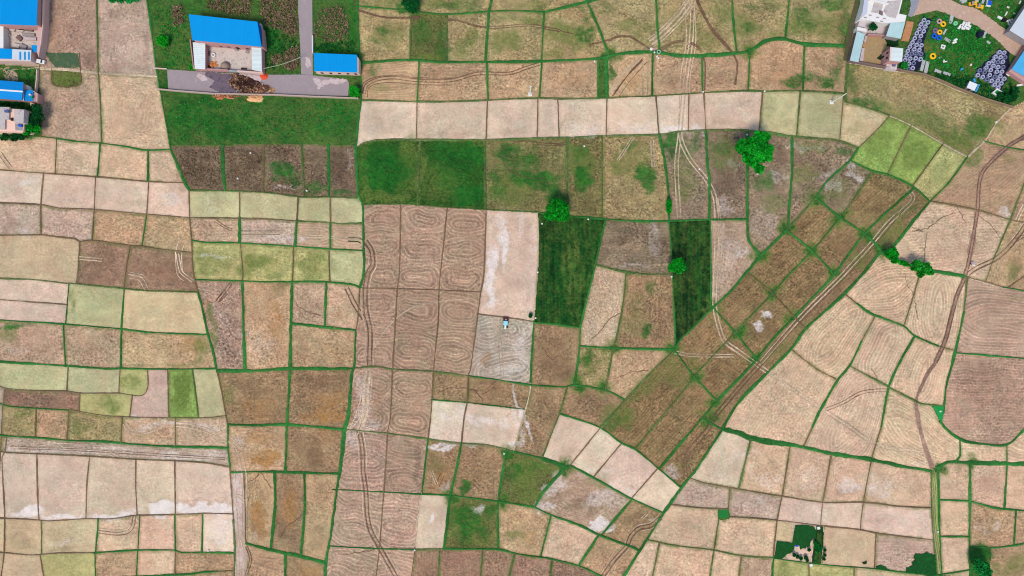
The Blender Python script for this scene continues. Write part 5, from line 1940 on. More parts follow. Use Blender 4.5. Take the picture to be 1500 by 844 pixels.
# ------------------------------------------------------------------ paved lane and yards
def st(o, kind='structure', **k): return tag(o, kind=kind, **k)
st(slab('pavement', [(245, 102), (286, 104.5), (383, 110), (441, 109.4), (458, 110.6), (508, 116.5), (511.5, 122), (510, 141), (403, 139), (315, 137.5), (246.5, 133.5)], 0, .10, CONC, .35))
st(slab('road', [(436, -60), (457, -60), (458.3, 110.2), (441.2, 109), (440, 70), (437, 20)], 0, .104, CONC, .25))
st(slab('scorched_ground', [(302, 105), (322, 107), (345, 109), (352, 122), (345, 136), (322, 135.5), (308, 128), (314, 118), (300, 112)], .1, .112, SCORCH, 1.6, seed=4))
st(slab('mortar_spill', [(290, 107), (302, 112), (305, 118), (296, 119), (288, 112)], .1, .114, PALER, .8, seed=6))
st(slab('mortar_spill', [(458, 112), (470, 118), (490, 116), (505, 115), (509, 119), (497, 124), (484, 122), (474, 126), (467, 130), (461, 122)], .1, .114, PALER, 1.8, seed=7))
st(slab('mortar_spill', [(352, 108), (386, 112), (382, 120), (368, 119), (356, 114)], .1, .113, PALER, 1.4, seed=8))
st(slab('mortar_spill', [(448, 84), (454, 85), (456, 96), (451, 100), (448, 95)], .104, .116, PALER, 1.2, seed=9))
st(slab('dirt_lane', [(1350, -30), (1345, 0), (1340, 12), (1334, 24), (1352, 20), (1371, 15), (1385, 19), (1403, 27), (1431, 38), (1446, 48), (1462, 60), (1478, 77), (1490, 84), (1520, 96), (1520, 80), (1500, 70), (1492, 60), (1480, 48), (1462, 36), (1452, 28), (1431, 13), (1408, 7), (1392, 0), (1382, -30)], 0, .09, DIRT, .9, seed=2))
st(slab('dirt_yard', [(1478, 44), (1486, 50), (1500, 60), (1500, 80), (1482, 66), (1474, 54)], .09, .10, DIRT, .9, seed=3))
st(slab('brick_ground', [(1328, 31), (1338.5, 33), (1334, 50), (1330.5, 61), (1320, 60)], 0, .12, BRICK, .5, seed=5))
st(slab('grey_lane', [(1331, -20), (1347, -20), (1346, 2), (1341, 16), (1336, 25), (1330, 24), (1334, 8)], 0, .10, plain('grey_gravel', (150, 152, 168), .3, .8, rgb2=(196, 192, 200), th=.6), .5, seed=11))
st(slab('earth_patch', [(5, 101), (14, 98), (22, 105), (27, 112), (26, 118), (12, 118), (6, 112)], 0, .06, plain('trodden_earth', (186, 156, 142), .15, .6), .9, seed=12))
st(slab('ring_shade_patch', [(1353, 22), (1366, 30), (1358, 46), (1353, 64), (1355, 88), (1344, 104), (1326, 102), (1321, 88), (1334, 62)], 0, .07, NAVY, 1.4, seed=13))  # navy sheet painting the shade under and between the left hand rings
st(slab('ring_shade_patch', [(1464, 72), (1478, 74), (1479, 98), (1474, 118), (1466, 133), (1456, 128), (1440, 116), (1427, 112), (1432, 100), (1448, 86)], 0, .07, NAVY, 1.4, seed=14))  # same painted shade, for the right hand ring cluster
st(slab('bare_yard', [(1268, 53), (1300, 56), (1314, 60), (1300, 78), (1295, 96), (1262, 92), (1264, 70)], 0, .06, plain('dry_yard', (172, 146, 108), .25, .8, rgb2=(140, 118, 84), th=.6), .6, seed=15))
st(slab('ditch', [(1258, -30), (1262, -30), (1256, 20), (1248, 60), (1241, 90), (1235, 88), (1240, 50), (1250, 10)], 0, .05, plain('ditch_soil', (92, 84, 62), .35, .5, rgb2=(60, 100, 50), th=.5), 1.2, seed=16))
# ------------------------------------------------------------------ buildings
def building(name, label, at, cat='building', group=None):
    x, y = ground(*at); return tag(empty(name, (x, y, 0)), label, cat, group)
def wpx(x, y, z): X_, Y_ = (x - 750) * M_PX, (422 - y) * M_PX; return (X_, Y_, z)
def face_panel(name, a, b, t0, t1, z0, z1, ref, mat, parent, out=.05):
    """door or window set on the wall running from a to b (pixels at height ref)"""
    A, B = Vector(ground(*a, ref)), Vector(ground(*b, ref)); d = (B - A).normalized(); nrm = Vector((d.y, -d.x)); p, q = A.lerp(B, t0), A.lerp(B, t1); V = []
    for zz in (z0, z1):
        for s in (-.03, out):
            for r in (p, q): V.append((r.x + nrm.x * s, r.y + nrm.y * s, zz))
    return mesh_obj(name, V, [(0, 1, 3, 2), (4, 6, 7, 5), (2, 3, 7, 6), (0, 4, 5, 1), (0, 2, 6, 4), (1, 5, 7, 3)], mat, parent)
def roof_pitch(name, poly, z_hi, z_lo, mat, parent, drop=(2, 3), thick=.12):
    """sheet roof sloping from its first edge to its third; corners as seen at their own height"""
    zs = [z_lo if i in drop else z_hi for i in range(len(poly))]; P = [W3(x, y, z) for (x, y), z in zip(poly, zs)]; n = len(P)
    V = [(x, y, z - thick) for x, y, z in P] + P; 
    ar = sum(P[i][0] * P[(i + 1) % n][1] - P[(i + 1) % n][0] * P[i][1] for i in range(n)); o = list(range(n)) if ar > 0 else list(range(n))[::-1]
    F = [tuple(n + i for i in o), tuple(o[::-1])] + [(o[i], o[(i + 1) % n], n + o[(i + 1) % n], n + o[i]) for i in range(n)]
    return mesh_obj(name, V, F, mat, parent)
# the big blue roofed compound
b1 = building('farm_compound', 'walled farm compound with a big sloping blue roof above a beige courtyard', (330, 70))
roof_pitch('blue_roof', [(276.4, 21), (377, 32), (383.2, 68.7), (281.8, 59)], 6.4, 5.4, BLUE, b1)
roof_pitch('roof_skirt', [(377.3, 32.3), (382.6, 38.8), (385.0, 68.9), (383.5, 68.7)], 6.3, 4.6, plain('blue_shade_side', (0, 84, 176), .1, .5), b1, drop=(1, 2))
prism('house_wall', [(280.5, 28), (381, 38), (384.5, 68.6), (285, 60.5)], 0, 5.2, PINK, b1, ref=5.2)
face_panel('door', (285, 60.5), (384.5, 68.6), .55, .60, .1, 2.3, 5.2, DARK, b1)
for t in (.30, .42, .70): face_panel('window', (285, 60.5), (384.5, 68.6), t, t + .05, 1.1, 2.4, 5.2, GLASS, b1)
prism('courtyard_floor', [(300, 62), (370, 69), (370, 104), (286, 101)], 0, .15, YARD, b1, ref=0)
prism('west_shed_wall', [(284, 63), (300, 63.6), (300, 101), (287, 100.5)], .151, 3.2, PINK, b1, ref=3.2)
roof_pitch('west_roof', [(282.3, 62), (300.6, 62.8), (300.6, 101.6), (285.3, 100.7)], 3.5, 3.3, SHEETW, b1)
prism('east_shed_wall', [(369, 70), (384, 70.2), (384, 104.6), (370, 102.2)], .152, 3.2, PINK, b1, ref=3.2)
roof_pitch('east_roof', [(368.4, 69.2), (382.8, 69.6), (383.6, 105), (369, 102.4)], 3.6, 3.3, SHEETW2, b1)
wall_run('boundary_wall', [(283, 62), (288, 103), (337, 105.6)], 2.4, .35, PINK, b1)
wall_run('boundary_wall', [(352, 107), (387, 109.5), (386.5, 90), (384.5, 39)], 2.4, .45, PINKP, b1)
w_ = wall_run('gate', [(338.5, 106), (351, 106.8)], 2.2, .2, plain('gate_metal', (182, 190, 196), .1, 1), b1)
# the long shed by the road
b2 = building('roadside_shed', 'long low shed with a plain blue roof right of the road', (492, 95), 'shed')
roof_pitch('blue_roof', [(460, 77.7), (522.5, 80.3), (523.4, 106.3), (460, 104.2)], 4.4, 4.0, BLUE, b2)
prism('wall', [(461, 80), (523.6, 82.8), (525.2, 86), (525, 106.2), (461.5, 104.2)], 0, 3.85, PINKP, b2, ref=3.85)
for t in (.1, .3, .5, .7, .88): face_panel('window', (461.5, 104.2), (525, 106.2), t, t + .06, 1.2, 2.6, 3.85, DARK, b2)
prism('doorstep', [(463, 106.2), (520, 108.6), (520, 110.4), (463, 108.4)], 0, .35, CONC, b2, ref=0)
# top left: big blue hall and its yard
b3 = building('workshop', 'large workshop with a blue roof and pink terrace in the top left corner', (30, 30))
roof_pitch('blue_roof', [(-60, -60), (57, -60), (53.8, 37.6), (-60, 33)], 7.0, 6.6, BLUE, b3)
prism('hall_wall', [(-58, -58), (56, -58), (54, 36), (-58, 32)], 0, 6.3, PINK, b3, ref=6.3)
prism('terrace', [(57, -58), (64.5, -58), (62.5, 40), (60, 64), (56.4, 84), (54, 76), (55.3, 40)], 0, 3.4, plain('terrace_tiles', (214, 176, 176), .1, .6), b3)
prism('terrace_parapet', [(63.3, -58), (64.5, -58), (62.5, 40), (60, 64), (58.8, 64), (61.4, 40)], 3.401, 4.2, PINKP, b3)
prism('courtyard_floor', [(2, 33), (58, 38), (56, 76), (2, 74)], 0, .2, YARD, b3, ref=0)
prism('west_wing', [(0, 34.5), (5, 35), (5, 72), (-30, 72), (-30, 34)], .21, 3.2, WHITE, b3)
roof_pitch('south_blue_roof', [(-60, 69), (17.6, 71.7), (17.4, 86.3), (-60, 85)], 3.7, 3.5, BLUE, b3)
prism('south_wing_wall', [(-60, 71), (46, 74), (45.6, 90), (-60, 88)], .22, 3.3, PINKP, b3)
roof_pitch('south_white_roof', [(17.8, 72), (45.8, 73.6), (45, 89.6), (17.6, 87)], 3.72, 3.5, SHEETL, b3)
for x in (28.3, 35.1, 41): roof_pitch('skylight', [(x, 76), (x + 2.2, 76.1), (x + 2.2, 87.7), (x, 87.6)], 3.80, 3.66, BLUE, b3, thick=.05)
roof_pitch('lean_to_roof', [(46.5, 66), (54.7, 66.5), (54.5, 76.6), (46.3, 76)], 3.0, 2.8, BLUE, b3)
prism('lean_to_wall', [(47.5, 67), (54, 67.4), (53.8, 76), (47, 75.6)], .23, 2.75, PINK, b3)
for (x, y, a, c_, r) in ((40, 43, 5.2, 1.6, .1), (44, 52, 4.4, .9, .05), (46, 58, 4.6, 1.0, .04), (13, 52, 1.8, 1.2, .6), (33, 44, 2.2, 1.6, .9), (20, 45, 2.0, .9, .3), (30, 57, 2.0, 1.4, .7), (26, 68, 2.4, 1.5, .2), (36, 69, 2.6, 1.2, .4)):
    X_, Y_ = ground(x, y); tag(world_box('stacked_goods', (X_, Y_, .2), (a, c_, .7), -r, random.choice([YARD, GREYW, PLUM, PALER]), b3))
# blue roofed house with a white ridge
b4 = building('ridge_roof_house', 'long blue roofed house with a white ridge strip and a pink end terrace', (20, 134), 'house')
roof_pitch('roof_slope', [(-60, 126), (33.2, 133.2), (34.2, 120.6), (-60, 113)], 5.2, 4.3, BLUE2, b4)
roof_pitch('roof_slope', [(-60, 128.6), (32.8, 135.2), (32, 147.2), (-60, 140)], 5.2, 4.3, BLUE2, b4)
roof_pitch('ridge_strip', [(-60, 126.2), (33.4, 133.2), (32.9, 135.4), (-60, 128.4)], 5.26, 5.24, WHITE, b4)
prism('wall', [(-58, 116), (33.5, 122), (32, 146), (-58, 140)], 0, 4.1, PINK, b4)
roof_pitch('lower_roof', [(35, 131.8), (48.3, 132.7), (48.2, 148.4), (34.6, 147.6)], 3.6, 3.4, BLUE2, b4)
roof_pitch('flashing', [(33.2, 133), (35.2, 133.4), (34.8, 147.6), (33, 147.4)], 3.85, 3.8, WHITE, b4)
prism('lower_wall', [(36, 132.6), (54.6, 137), (54.2, 148.8), (36, 148)], 0, 3.2, PINK, b4)
prism('terrace_parapet', [(48.6, 133), (54.8, 137), (54.4, 149), (53.6, 149), (53.8, 137.4), (48.6, 134)], 3.201, 3.8, PINKP, b4)
face_panel('door', (36, 148), (54.2, 148.8), .4, .55, .05, 2.1, 3.2, DARK, b4)
prism('porch', [(34, 124), (38.5, 124.4), (41, 128), (41, 131.4), (34.4, 131)], 0, 2.6, WHITE, b4)
for (x, y) in ((43, 138.5), (45.5, 142)): prism('roof_tank', [(x - 1.2, y - 1), (x + 1.6, y - 1), (x + 1.6, y + 1), (x - 1.2, y + 1)], 3.55, 4.3, WHITE if y < 140 else GREENL, b4)
# salmon house
b5 = building('salmon_house', 'flat roofed salmon house with grey roof slabs and a small terrace at the left edge', (20, 175), 'house')
prism('wall', [(-50, 156), (36, 160.4), (35.5, 182), (34, 193), (19, 192.6), (-50, 191)], 0, 5.6, SALMON, b5)
prism('roof_slab', [(-50, 155.5), (13.6, 157), (13, 175), (7.4, 175), (7, 189.4), (-50, 188)], 5.61, 6.3, ROOFC, b5)
prism('stair_head', [(21, 159.6), (35.2, 161), (34.4, 180), (20.8, 179.4)], 5.61, 8.0, ROOFC, b5)
prism('balcony', [(36, 162), (42.6, 163.6), (41, 182.6), (35.6, 182)], 2.9, 3.3, SALMON, b5)
prism('balcony_parapet', [(41.8, 163.5), (42.6, 163.6), (41, 182.6), (40.2, 182.5)], 3.301, 4.1, SALMON, b5)
prism('side_wall', [(35.9, 163), (41.6, 164), (40.4, 181.6), (35.7, 181)], 0, 2.9, SALMON, b5)
prism('window', [(36.6, 174), (38.6, 174.2), (38.4, 178), (36.4, 177.8)], 3.301, 4.4, DARK, b5)
prism('terrace_floor', [(22, 181), (34, 182.6), (33.4, 191.4), (22.5, 191)], 5.602, 5.66, GREYW, b5)
prism('tarpaulin', [(25, 182.2), (31, 182.6), (31.6, 185.6), (27, 185.2)], 5.68, 6.4, BLU, b5)
prism('hatch', [(15.6, 172.6), (18.8, 172.8), (18.6, 177), (15.4, 176.6)], 5.605, 6.0, DARK, b5)
prism('water_tank', [(6.4, 161), (12.6, 161.2), (12.4, 164.6), (6.2, 164.4)], 6.301, 7.0, plain('tank_blue', (80, 96, 150), .2, 1.2), b5)
for (x, y, s, lb) in ((46.5, 152.6, 2.5, 'small square concrete tank just below the blue house terrace'), (46, 192.7, 3.0, 'small square concrete tank among trees right of the salmon house')):
    t = building('concrete_tank', lb, (x, y), 'tank'); prism('tank_wall', [(x - s, y - s), (x + s, y - s + .4), (x + s, y + s), (x - s, y + s - .4)], 0, .9, SALMON, t); prism('lid', [(x - s * .6, y - s * .6), (x + s * .5, y - s * .6), (x + s * .5, y + s * .5), (x - s * .6, y + s * .5)], .901, 1.0, PINKP, t)
# top right: the white compound
b6 = building('white_compound', 'white compound with flat white roofs and one tree in its court', (1290, 30))
prism('roof_block', [(1274, -40), (1323, -40), (1322, 0), (1317, 20), (1328, 22.5), (1325.6, 32), (1308.6, 33.5), (1292, 33.5), (1260, 27.5), (1268, 0)], 0, 4.2, WHITE, b6)
prism('roof_recess', [(1281, 2), (1294, 6), (1290, 20), (1276, 18)], 4.201, 4.26, ROOFC, b6)
prism('roof_recess', [(1300, 2), (1320, 0), (1315, 20), (1312, 27), (1300, 24), (1294, 16)], 4.201, 4.262, ROOFC, b6)
prism('roof_shaft', [(1289, 15), (1293.5, 17), (1293, 22.6), (1288, 20)], 4.262, 4.6, PLUM, b6)
for (x, y) in ((1275, 22), (1286, 25.4), (1296, 27), (1292, 31), (1268, 25.6)): prism('roof_vent', [(x - 2, y - .5), (x + 2, y + .1), (x + 2, y + .9), (x - 2, y + .3)], 4.201, 4.5, GREYW, b6)
prism('west_roof_strip', [(1268, -40), (1275, -40), (1270, 20), (1262, 26), (1266, 0)], 4.27, 4.5, plain('pale_blue_roof', (196, 202, 222), .08, .8), b6)
prism('parapet', [(1274, -2), (1302, 5), (1301.6, 6.6), (1273.6, 0)], 4.263, 5.0, WHITE, b6)
roof_pitch('grey_sheet_roof', [(1304.5, 33.4), (1326, 32.6), (1319.5, 56.8), (1298, 52.8)], 4.3, 3.6, SHEETG, b6)
prism('sheet_room_wall', [(1305.4, 35), (1324.5, 34.5), (1319, 55.8), (1299, 52)], 0, 3.5, GREYW, b6)
prism('court_floor', [(1257.5, 28.6), (1305, 35), (1299, 54), (1266, 51), (1253, 44)], 0, .16, YARD2, b6, ref=0)
prism('court_room', [(1259, 30), (1268.5, 31.4), (1267, 40), (1257, 38)], .161, 2.6, YARD2, b6)
prism('court_room', [(1256, 39), (1270, 42.6), (1269, 47), (1255.4, 44.4)], .162, 2.9, WHITE, b6)
prism('long_shed_wall', [(1256.6, 46.6), (1266.4, 51), (1257.4, 90.4), (1246, 88)], .03, 3.0, PLUM, b6)
roof_pitch('long_shed_roof', [(1255.2, 45.7), (1267, 50.4), (1257.5, 91.2), (1245, 88.6)], 3.4, 3.2, SHEETG, b6)
wall_run('inner_wall', [(1268.4, 53), (1293, 54.4), (1315.4, 57.4)], 1.8, .35, PINK, b6)
wall_run('boundary_wall', [(1270, -30), (1262, 8), (1243, 91), (1268, 96), (1302, 101.6), (1316, 104)], 1.9, .4, PLUM, b6)
prism('brick_stack', [(1267.6, 52), (1270.4, 53), (1268, 62), (1265.6, 60.6)], .032, 1.0, PALER, b6); prism('brick_stack', [(1265.4, 61), (1268.4, 62), (1266.4, 69), (1263.6, 68)], .033, .9, BRICK, b6)
prism('brick_stack', [(1263, 70), (1266.6, 71), (1264.4, 90), (1259, 89)], .034, .8, PALER, b6)
# hut
b7 = building('block_hut', 'small two storey block hut with a banded pale roof beside the stacked concrete rings', (1310, 85), 'hut')
prism('wall', [(1304.6, 70), (1322.6, 72), (1320.6, 90.4), (1303.4, 88.4)], .035, 6.2, PINK, b7)
roof_pitch('sheet_roof', [(1304.3, 69), (1323.2, 71), (1321.4, 90.6), (1303, 88.8)], 6.6, 6.3, SHEETW2, b7)
roof_pitch('roof_trim', [(1304.1, 68.8), (1306.2, 69), (1304.6, 88.8), (1302.8, 88.6)], 6.66, 6.45, PINKP, b7)
prism('annex', [(1299.5, 88.5), (1315, 91), (1313.4, 102.4), (1298, 100)], .036, 2.4, YARD2, b7)
prism('annex_tank', [(1308.6, 92.6), (1312.6, 93.4), (1312, 97), (1308, 96)], 2.401, 3.2, plain('tank_slate', (100, 104, 140), .15, 1.5), b7)
face_panel('door', (1304.6, 70), (1303.4, 88.4), .3, .45, .1, 2.2, 6.2, DARK, b7, out=.06)
for t in (.2, .6): face_panel('window', (1304.6, 70), (1303.4, 88.4), t, t + .14, 3.6, 4.9, 6.2, DARK, b7, out=.06)
wall_run('wall', [(1316, 103.6), (1311, 104)], .2, .2, PINK, b7)
# right edge buildings
b8 = building('grey_roof_shed', 'shed with a pale grey sheet roof at the right edge above the dirt lane', (1495, 40), 'shed')
roof_pitch('sheet_roof', [(1479, 44.5), (1510, -2), (1560, 30), (1530, 76)], 4.6, 4.2, SHEETL, b8)
prism('wall', [(1481, 44.5), (1511, 1), (1558, 31), (1529, 74)], 0, 4.1, GREYW, b8)
b9 = building('blue_roof_barn', 'pink walled barn with a patchy pale blue roof at the right edge', (1500, 100), 'barn')
roof_pitch('sheet_roof', [(1482, 101.5), (1507, 64), (1560, 96), (1534, 130)], 3.4, 2.9, BLUE3, b9)
prism('wall', [(1478.5, 104.5), (1505, 64), (1560, 98), (1532, 141)], 0, 2.2, PINK, b9)
prism('plinth_top', [(1478.3, 104.5), (1505, 64), (1507, 65), (1483, 102), (1536, 130), (1532, 141)], 2.201, 2.3, plain('pink_ledge', (206, 160, 160), .1, .6), b9)
# walls along the compounds
tag(wall_run('lane_wall', [(233, 131.6), (260, 134.2), (315, 138.4), (403, 140), (461, 142.6), (525, 145)], 1.3, .35, plain('lane_wall_render', (196, 172, 162), .2, .8)), 'low pale wall running below the full length of the paved lane', 'wall')
tag(wall_run('yard_wall', [(1317, 104.6), (1351, 110.4), (1372, 118), (1401, 131), (1440, 146), (1480, 158)], 1.6, .4, plain('yard_wall_render', (142, 120, 98), .3, .8)), 'brown boundary wall between the ring yard and the dry field below it', 'wall')
tag(wall_run('garden_wall', [(57, 104), (56.4, 118), (54.4, 134)], 1.2, .3, PINKP), 'thin pale wall standing upright right of the blue ridge house', 'wall')
tag(wall_run('roadside_wall', [(458.8, 54), (459, 78)], 1.2, .3, WHITE), 'short white wall along the road above the long shed', 'wall')
tag(wall_run('verge_wall', [(226, 100.5), (245, 101.6)], .8, .3, PINKP), 'short stub of low wall at the left end of the paved lane', 'wall')
# ------------------------------------------------------------------ trees and bushes
tree(1108, 220, 20, 11, 'largest dark green tree, with a side lobe, at the upper right among the brown plots', lobes=[(0, -2, 1.0), (-20, -4, .55), (10, 4, .75), (-4, 14, .6), (4, 27, .38), (-12, 10, .5), (6, -14, .7)], seed=1, size=.6)
tree(816, 309, 18.5, 8.5, 'round bright green tree at the top corner of the broad dark green crop plot', mat=leaf_mat('fresh_leaves', (0, 92, 10), (18, 192, 38)), lobes=[(0, 0, .9), (-9, 6, .5), (10, 6, .52), (0, -9, .55), (8, -6, .5)], seed=2)
tree(991, 390, 13.5, 6.5, 'small round green tree on the left edge of the narrow dark green crop plot', lobes=[(2, 0, .85), (-6, 2, .6), (5, -5, .5)], seed=3)
tree(980, 301, 5.5, 3.2, 'slim upright bush growing on the bund above the narrow dark crop plot', lobes=[(0, -6, .7), (0, 0, 1.0), (0, 7, .8)], seed=4, name='bush', cat='bush', size=.4)
tree(1307, 375, 10, 5.5, 'dark green hedge tree leftmost of the two beside the slanting bund', lobes=[(0, -3, .95), (4, 6, .6), (-5, -2, .6)], seed=5)
tree(1323, 386, 4.5, 2.6, 'low dark bush between the two hedge trees on the right', lobes=[(-3, -1, .9), (3, 1, .8)], seed=6, name='bush', cat='bush', size=.4)
tree(1349, 393, 12.5, 6, 'bright green spreading hedge tree, right of the pair near the dirt road junction', mat=leaf_mat('lime_leaves', (6, 100, 14), (50, 206, 60)), lobes=[(-7, -3, .75), (4, 0, .8), (12, 4, .5), (0, 7, .55)], seed=7)
tree(520, 135, 8.6, 4.5, 'vivid light green tree at the right end of the paved lane', mat=LEAFB, lobes=[(0, 0, 1.0), (-3, -5, .6)], seed=8, size=.5)
tree(239, 60, 9.5, 3.0, 'vivid light green round bush left of the farm compound', mat=LEAFB, lobes=[(0, 0, 1.0), (2, 4, .6)], seed=9, size=.45, name='bush', cat='bush')
tree(1279, 39, 6, 4.5, 'small dark tree inside the court of the white compound', mat=LEAFD, seed=10, size=.45)
tree(1437, 832, 13.5, 6.5, 'green tree in the small grass plot at the lower right', lobes=[(0, 0, .9), (-6, -8, .5), (6, 6, .7)], seed=11, mat=leaf_mat('teal_leaves', (4, 96, 34), (40, 186, 84)))
tree(602, 11, 9, 4.5, 'dark green tree at the top edge, left of centre', mat=LEAFD, lobes=[(0, 0, 1.0), (6, -8, .9), (-8, -6, .6), (3, 5, .5)], seed=12, size=.45)
tree(54, 170, 11, 5.5, 'dark tree right of the salmon house, upper one of two', mat=LEAFD, lobes=[(0, 0, .9), (0, -10, .7), (-4, 8, .7)], seed=13)
tree(44, 185, 9, 5.0, 'green tree touching the corner of the salmon house', mat=LEAF, lobes=[(0, 0, .9), (8, 4, .8), (-4, 8, .6)], seed=14)
tree(22, 201, 7, 3.0, 'low dark bush under the salmon house, at the edge of the tan field', mat=LEAFD, lobes=[(0, 0, .9), (-14, 0, .8), (10, 0, .6)], seed=15, name='bush', cat='bush')
tree(165, -3, 9, 4.5, 'leafy tree cut by the top edge above the two brown fields', mat=leaf_mat('edge_leaves', (10, 120, 40), (40, 190, 90)), lobes=[(0, 0, .9), (12, 0, .9), (24, 1, .9), (34, 0, .7)], seed=16, size=.45)
tree(1196, 800, 3.5, 1.6, 'spiky pale green shrub in the narrow dark nursery strip', mat=LEAFG, lobes=[(0, 0, 1.0), (2, 8, .5), (5, 3, .6), (-2, -5, .5)], seed=17, size=.5, name='bush', cat='bush')
tree(288, 100, 4, 1.8, 'fresh green bush at the lower left corner of the farm compound', mat=LEAFB, lobes=[(0, 0, .8), (-7, -1, .9)], seed=18, size=.35, name='bush', cat='bush')
tree(1324, 96, 5.5, 2.0, 'leafy bush between the block hut and the stacked rings', mat=LEAFG, seed=19, size=.35, name='bush', cat='bush')
tree(1475, 145, 8, 2.6, 'leafy bush inside the corner of the ring yard wall', mat=LEAFD, lobes=[(0, 0, .9), (8, -3, .9), (-10, -4, .7), (12, -12, .7)], seed=20, size=.4, name='bush', cat='bush')
tree(777, 462.5, 2.6, 1.2, 'tiny dark bush at the corner of the pale levelled field', mat=LEAFD, seed=21, size=.3, name='bush', cat='bush')
# ground plants as masses
scatter('weeds', [(1352, 22), (1372, 18), (1400, 28), (1430, 40), (1450, 56), (1462, 72), (1446, 88), (1430, 104), (1420, 118), (1384, 106), (1350, 96), (1360, 60)], 420, .25, .32, LEAFG, 'lush green weeds covering the middle of the ring yard', 'weeds', 31, dens=9)
scatter('weeds', [(1330, 100), (1352, 104), (1401, 127), (1440, 142), (1478, 155), (1492, 140), (1480, 122), (1462, 138), (1430, 112), (1400, 112)], 330, .3, .34, LEAFD, 'dark weeds along the inside of the ring yard wall', 'weeds', 32, dens=9)
scatter('weeds', [(1400, -5), (1480, -5), (1494, 20), (1478, 44), (1456, 28), (1432, 12)], 160, .2, .3, LEAFG, 'green weeds above the dirt lane in the top right corner', 'weeds', 33, dens=9)
BR = 'dry_brush'
scatter(BR, [(300, -8), (366, -8), (368, 14), (362, 24), (330, 18), (306, 12)], 230, .5, .36, LEAFY, 'dry brown brush behind the blue roofed farm compound', 'brush', 41, dens=8, r=(.4, 1.0))
scatter(BR, [(382, -8), (434, -8), (437, 44), (434, 54), (412, 46), (384, 34)], 430, .6, .36, LEAFY, 'large patch of dry brown brush left of the road at the top', 'brush', 42, dens=8, r=(.4, 1.1))
scatter(BR, [(461, 36), (470, 14), (500, 8), (512, 34), (510, 58), (478, 62), (462, 52)], 270, .5, .34, LEAFY, 'dry brown brush right of the road above the long shed', 'brush', 43, dens=6, r=(.3, .9))
scatter(BR, [(420, 76), (436, 66), (438, 96), (428, 104), (416, 98)], 150, .5, .4, LEAFY, 'small patch of dry brush left of the road beside the compound wall', 'brush', 44, dens=8, r=(.4, .9))
scatter(BR, [(396, 84), (412, 80), (414, 92), (400, 96)], 40, .4, .4, LEAFY, 'smallest patch of dry brush right of the compound wall', 'brush', 45, dens=8, r=(.4, .8))
scatter(BR, [(252, 10), (266, 8), (270, 34), (256, 38)], 90, .4, .4, LEAFY, 'dry brush left of the corner of the big blue roof', 'brush', 46, dens=7, r=(.4, .8))
scatter(BR, [(256, 222), (322, 220), (326, 276), (284, 276), (270, 256)], 260, .15, .3, LEAFY, 'dry straw litter over the leftmost dark scrub plot', 'straw', 47, dens=5, r=(.3, .7))
scatter(BR, [(332, 220), (384, 220), (384, 278), (334, 276)], 220, .15, .3, LEAFY, 'dry straw litter over the second dark scrub plot', 'straw', 48, dens=5, r=(.3, .7))
scatter(BR, [(390, 262), (438, 262), (442, 284), (390, 280)], 110, .12, .3, LEAFY, 'dry straw litter below the green patch in the third scrub plot', 'straw', 49, dens=5, r=(.3, .6))
scatter('weeds', [(252, 142), (520, 150), (520, 208), (262, 208)], 380, .15, .28, LEAFG, 'grass tufts across the green field below the paved lane', 'weeds', 50, dens=6, r=(.3, .7))
scatter('weeds', [(225, 10), (270, 10), (280, 60), (282, 96), (244, 98), (234, 60)], 220, .18, .28, LEAFG, 'grass tufts left of the farm compound', 'weeds', 51, dens=6, r=(.3, .7))
scatter('weeds', [(388, 40), (412, 50), (436, 60), (420, 100), (392, 104)], 200, .2, .28, LEAFD, 'dark weeds right of the farm compound wall', 'weeds', 52, dens=7, r=(.3, .8))
scatter('weeds', [(460, 64), (520, 60), (522, 76), (460, 75)], 120, .2, .28, LEAFD, 'dark weeds above the long shed', 'weeds', 53, dens=7, r=(.3, .8))
scatter('weeds', [(2, 100), (54, 100), (52, 118), (10, 116)], 90, .15, .28, LEAFG, 'grass between the workshop and the ridge roof house', 'weeds', 54, dens=6, r=(.3, .7))
scatter('weeds', [(0, 149), (50, 150), (58, 196), (44, 200), (44, 160), (0, 154)], 140, .3, .3, LEAFD, 'dark undergrowth around the salmon house', 'weeds', 55, dens=8, r=(.3, .9))
# ------------------------------------------------------------------ seedling nursery patches and puddle weeds
def nursery(poly, mat, label, z=.30, amp=.5, seed=1): tag(slab('seedlings', poly, 0, z, mat, amp, seed=seed), label, 'seedlings', kind='stuff')
nursery([(1138, 792.5), (1149, 793.5), (1160, 794.8), (1162, 782), (1165, 769.5), (1178, 769), (1191, 771), (1195, 776), (1194, 786), (1190, 789.5), (1187, 794), (1186, 800), (1181, 801), (1180, 803), (1176, 803), (1172, 805), (1171, 800), (1168, 798), (1164, 799), (1163, 804), (1161, 807), (1158, 810), (1152, 812), (1148, 816), (1145, 819), (1134, 817.5)], GREENP, 'bright dark green seedling bed in an L shape', seed=61)
nursery([(1196.5, 776.5), (1203, 776), (1206.5, 780), (1205, 800), (1202, 824.5), (1190, 822.5), (1189, 816), (1192, 806), (1194, 796), (1194.6, 786)], GREEND, 'narrow dark green seedling strip right of the L shaped bed', seed=62)
for i, (x, y, r_) in enumerate(((1163, 812.5, 2.1), (1168, 815.2, 2.0), (1173.3, 818, 2.0), (1180.3, 816.8, 2.2), (1182.3, 820.6, 1.6), (1185, 805.3, 2.0))):
    tree(x, y, r_, 1.1, 'round dark seedling clump on the pale mud below the nursery beds', mat=GREEND if False else LEAFD, seed=70 + i, size=.25, name='seedling_clump', cat='plant', group='round dark clumps on the pale nursery mud', dens=.8)
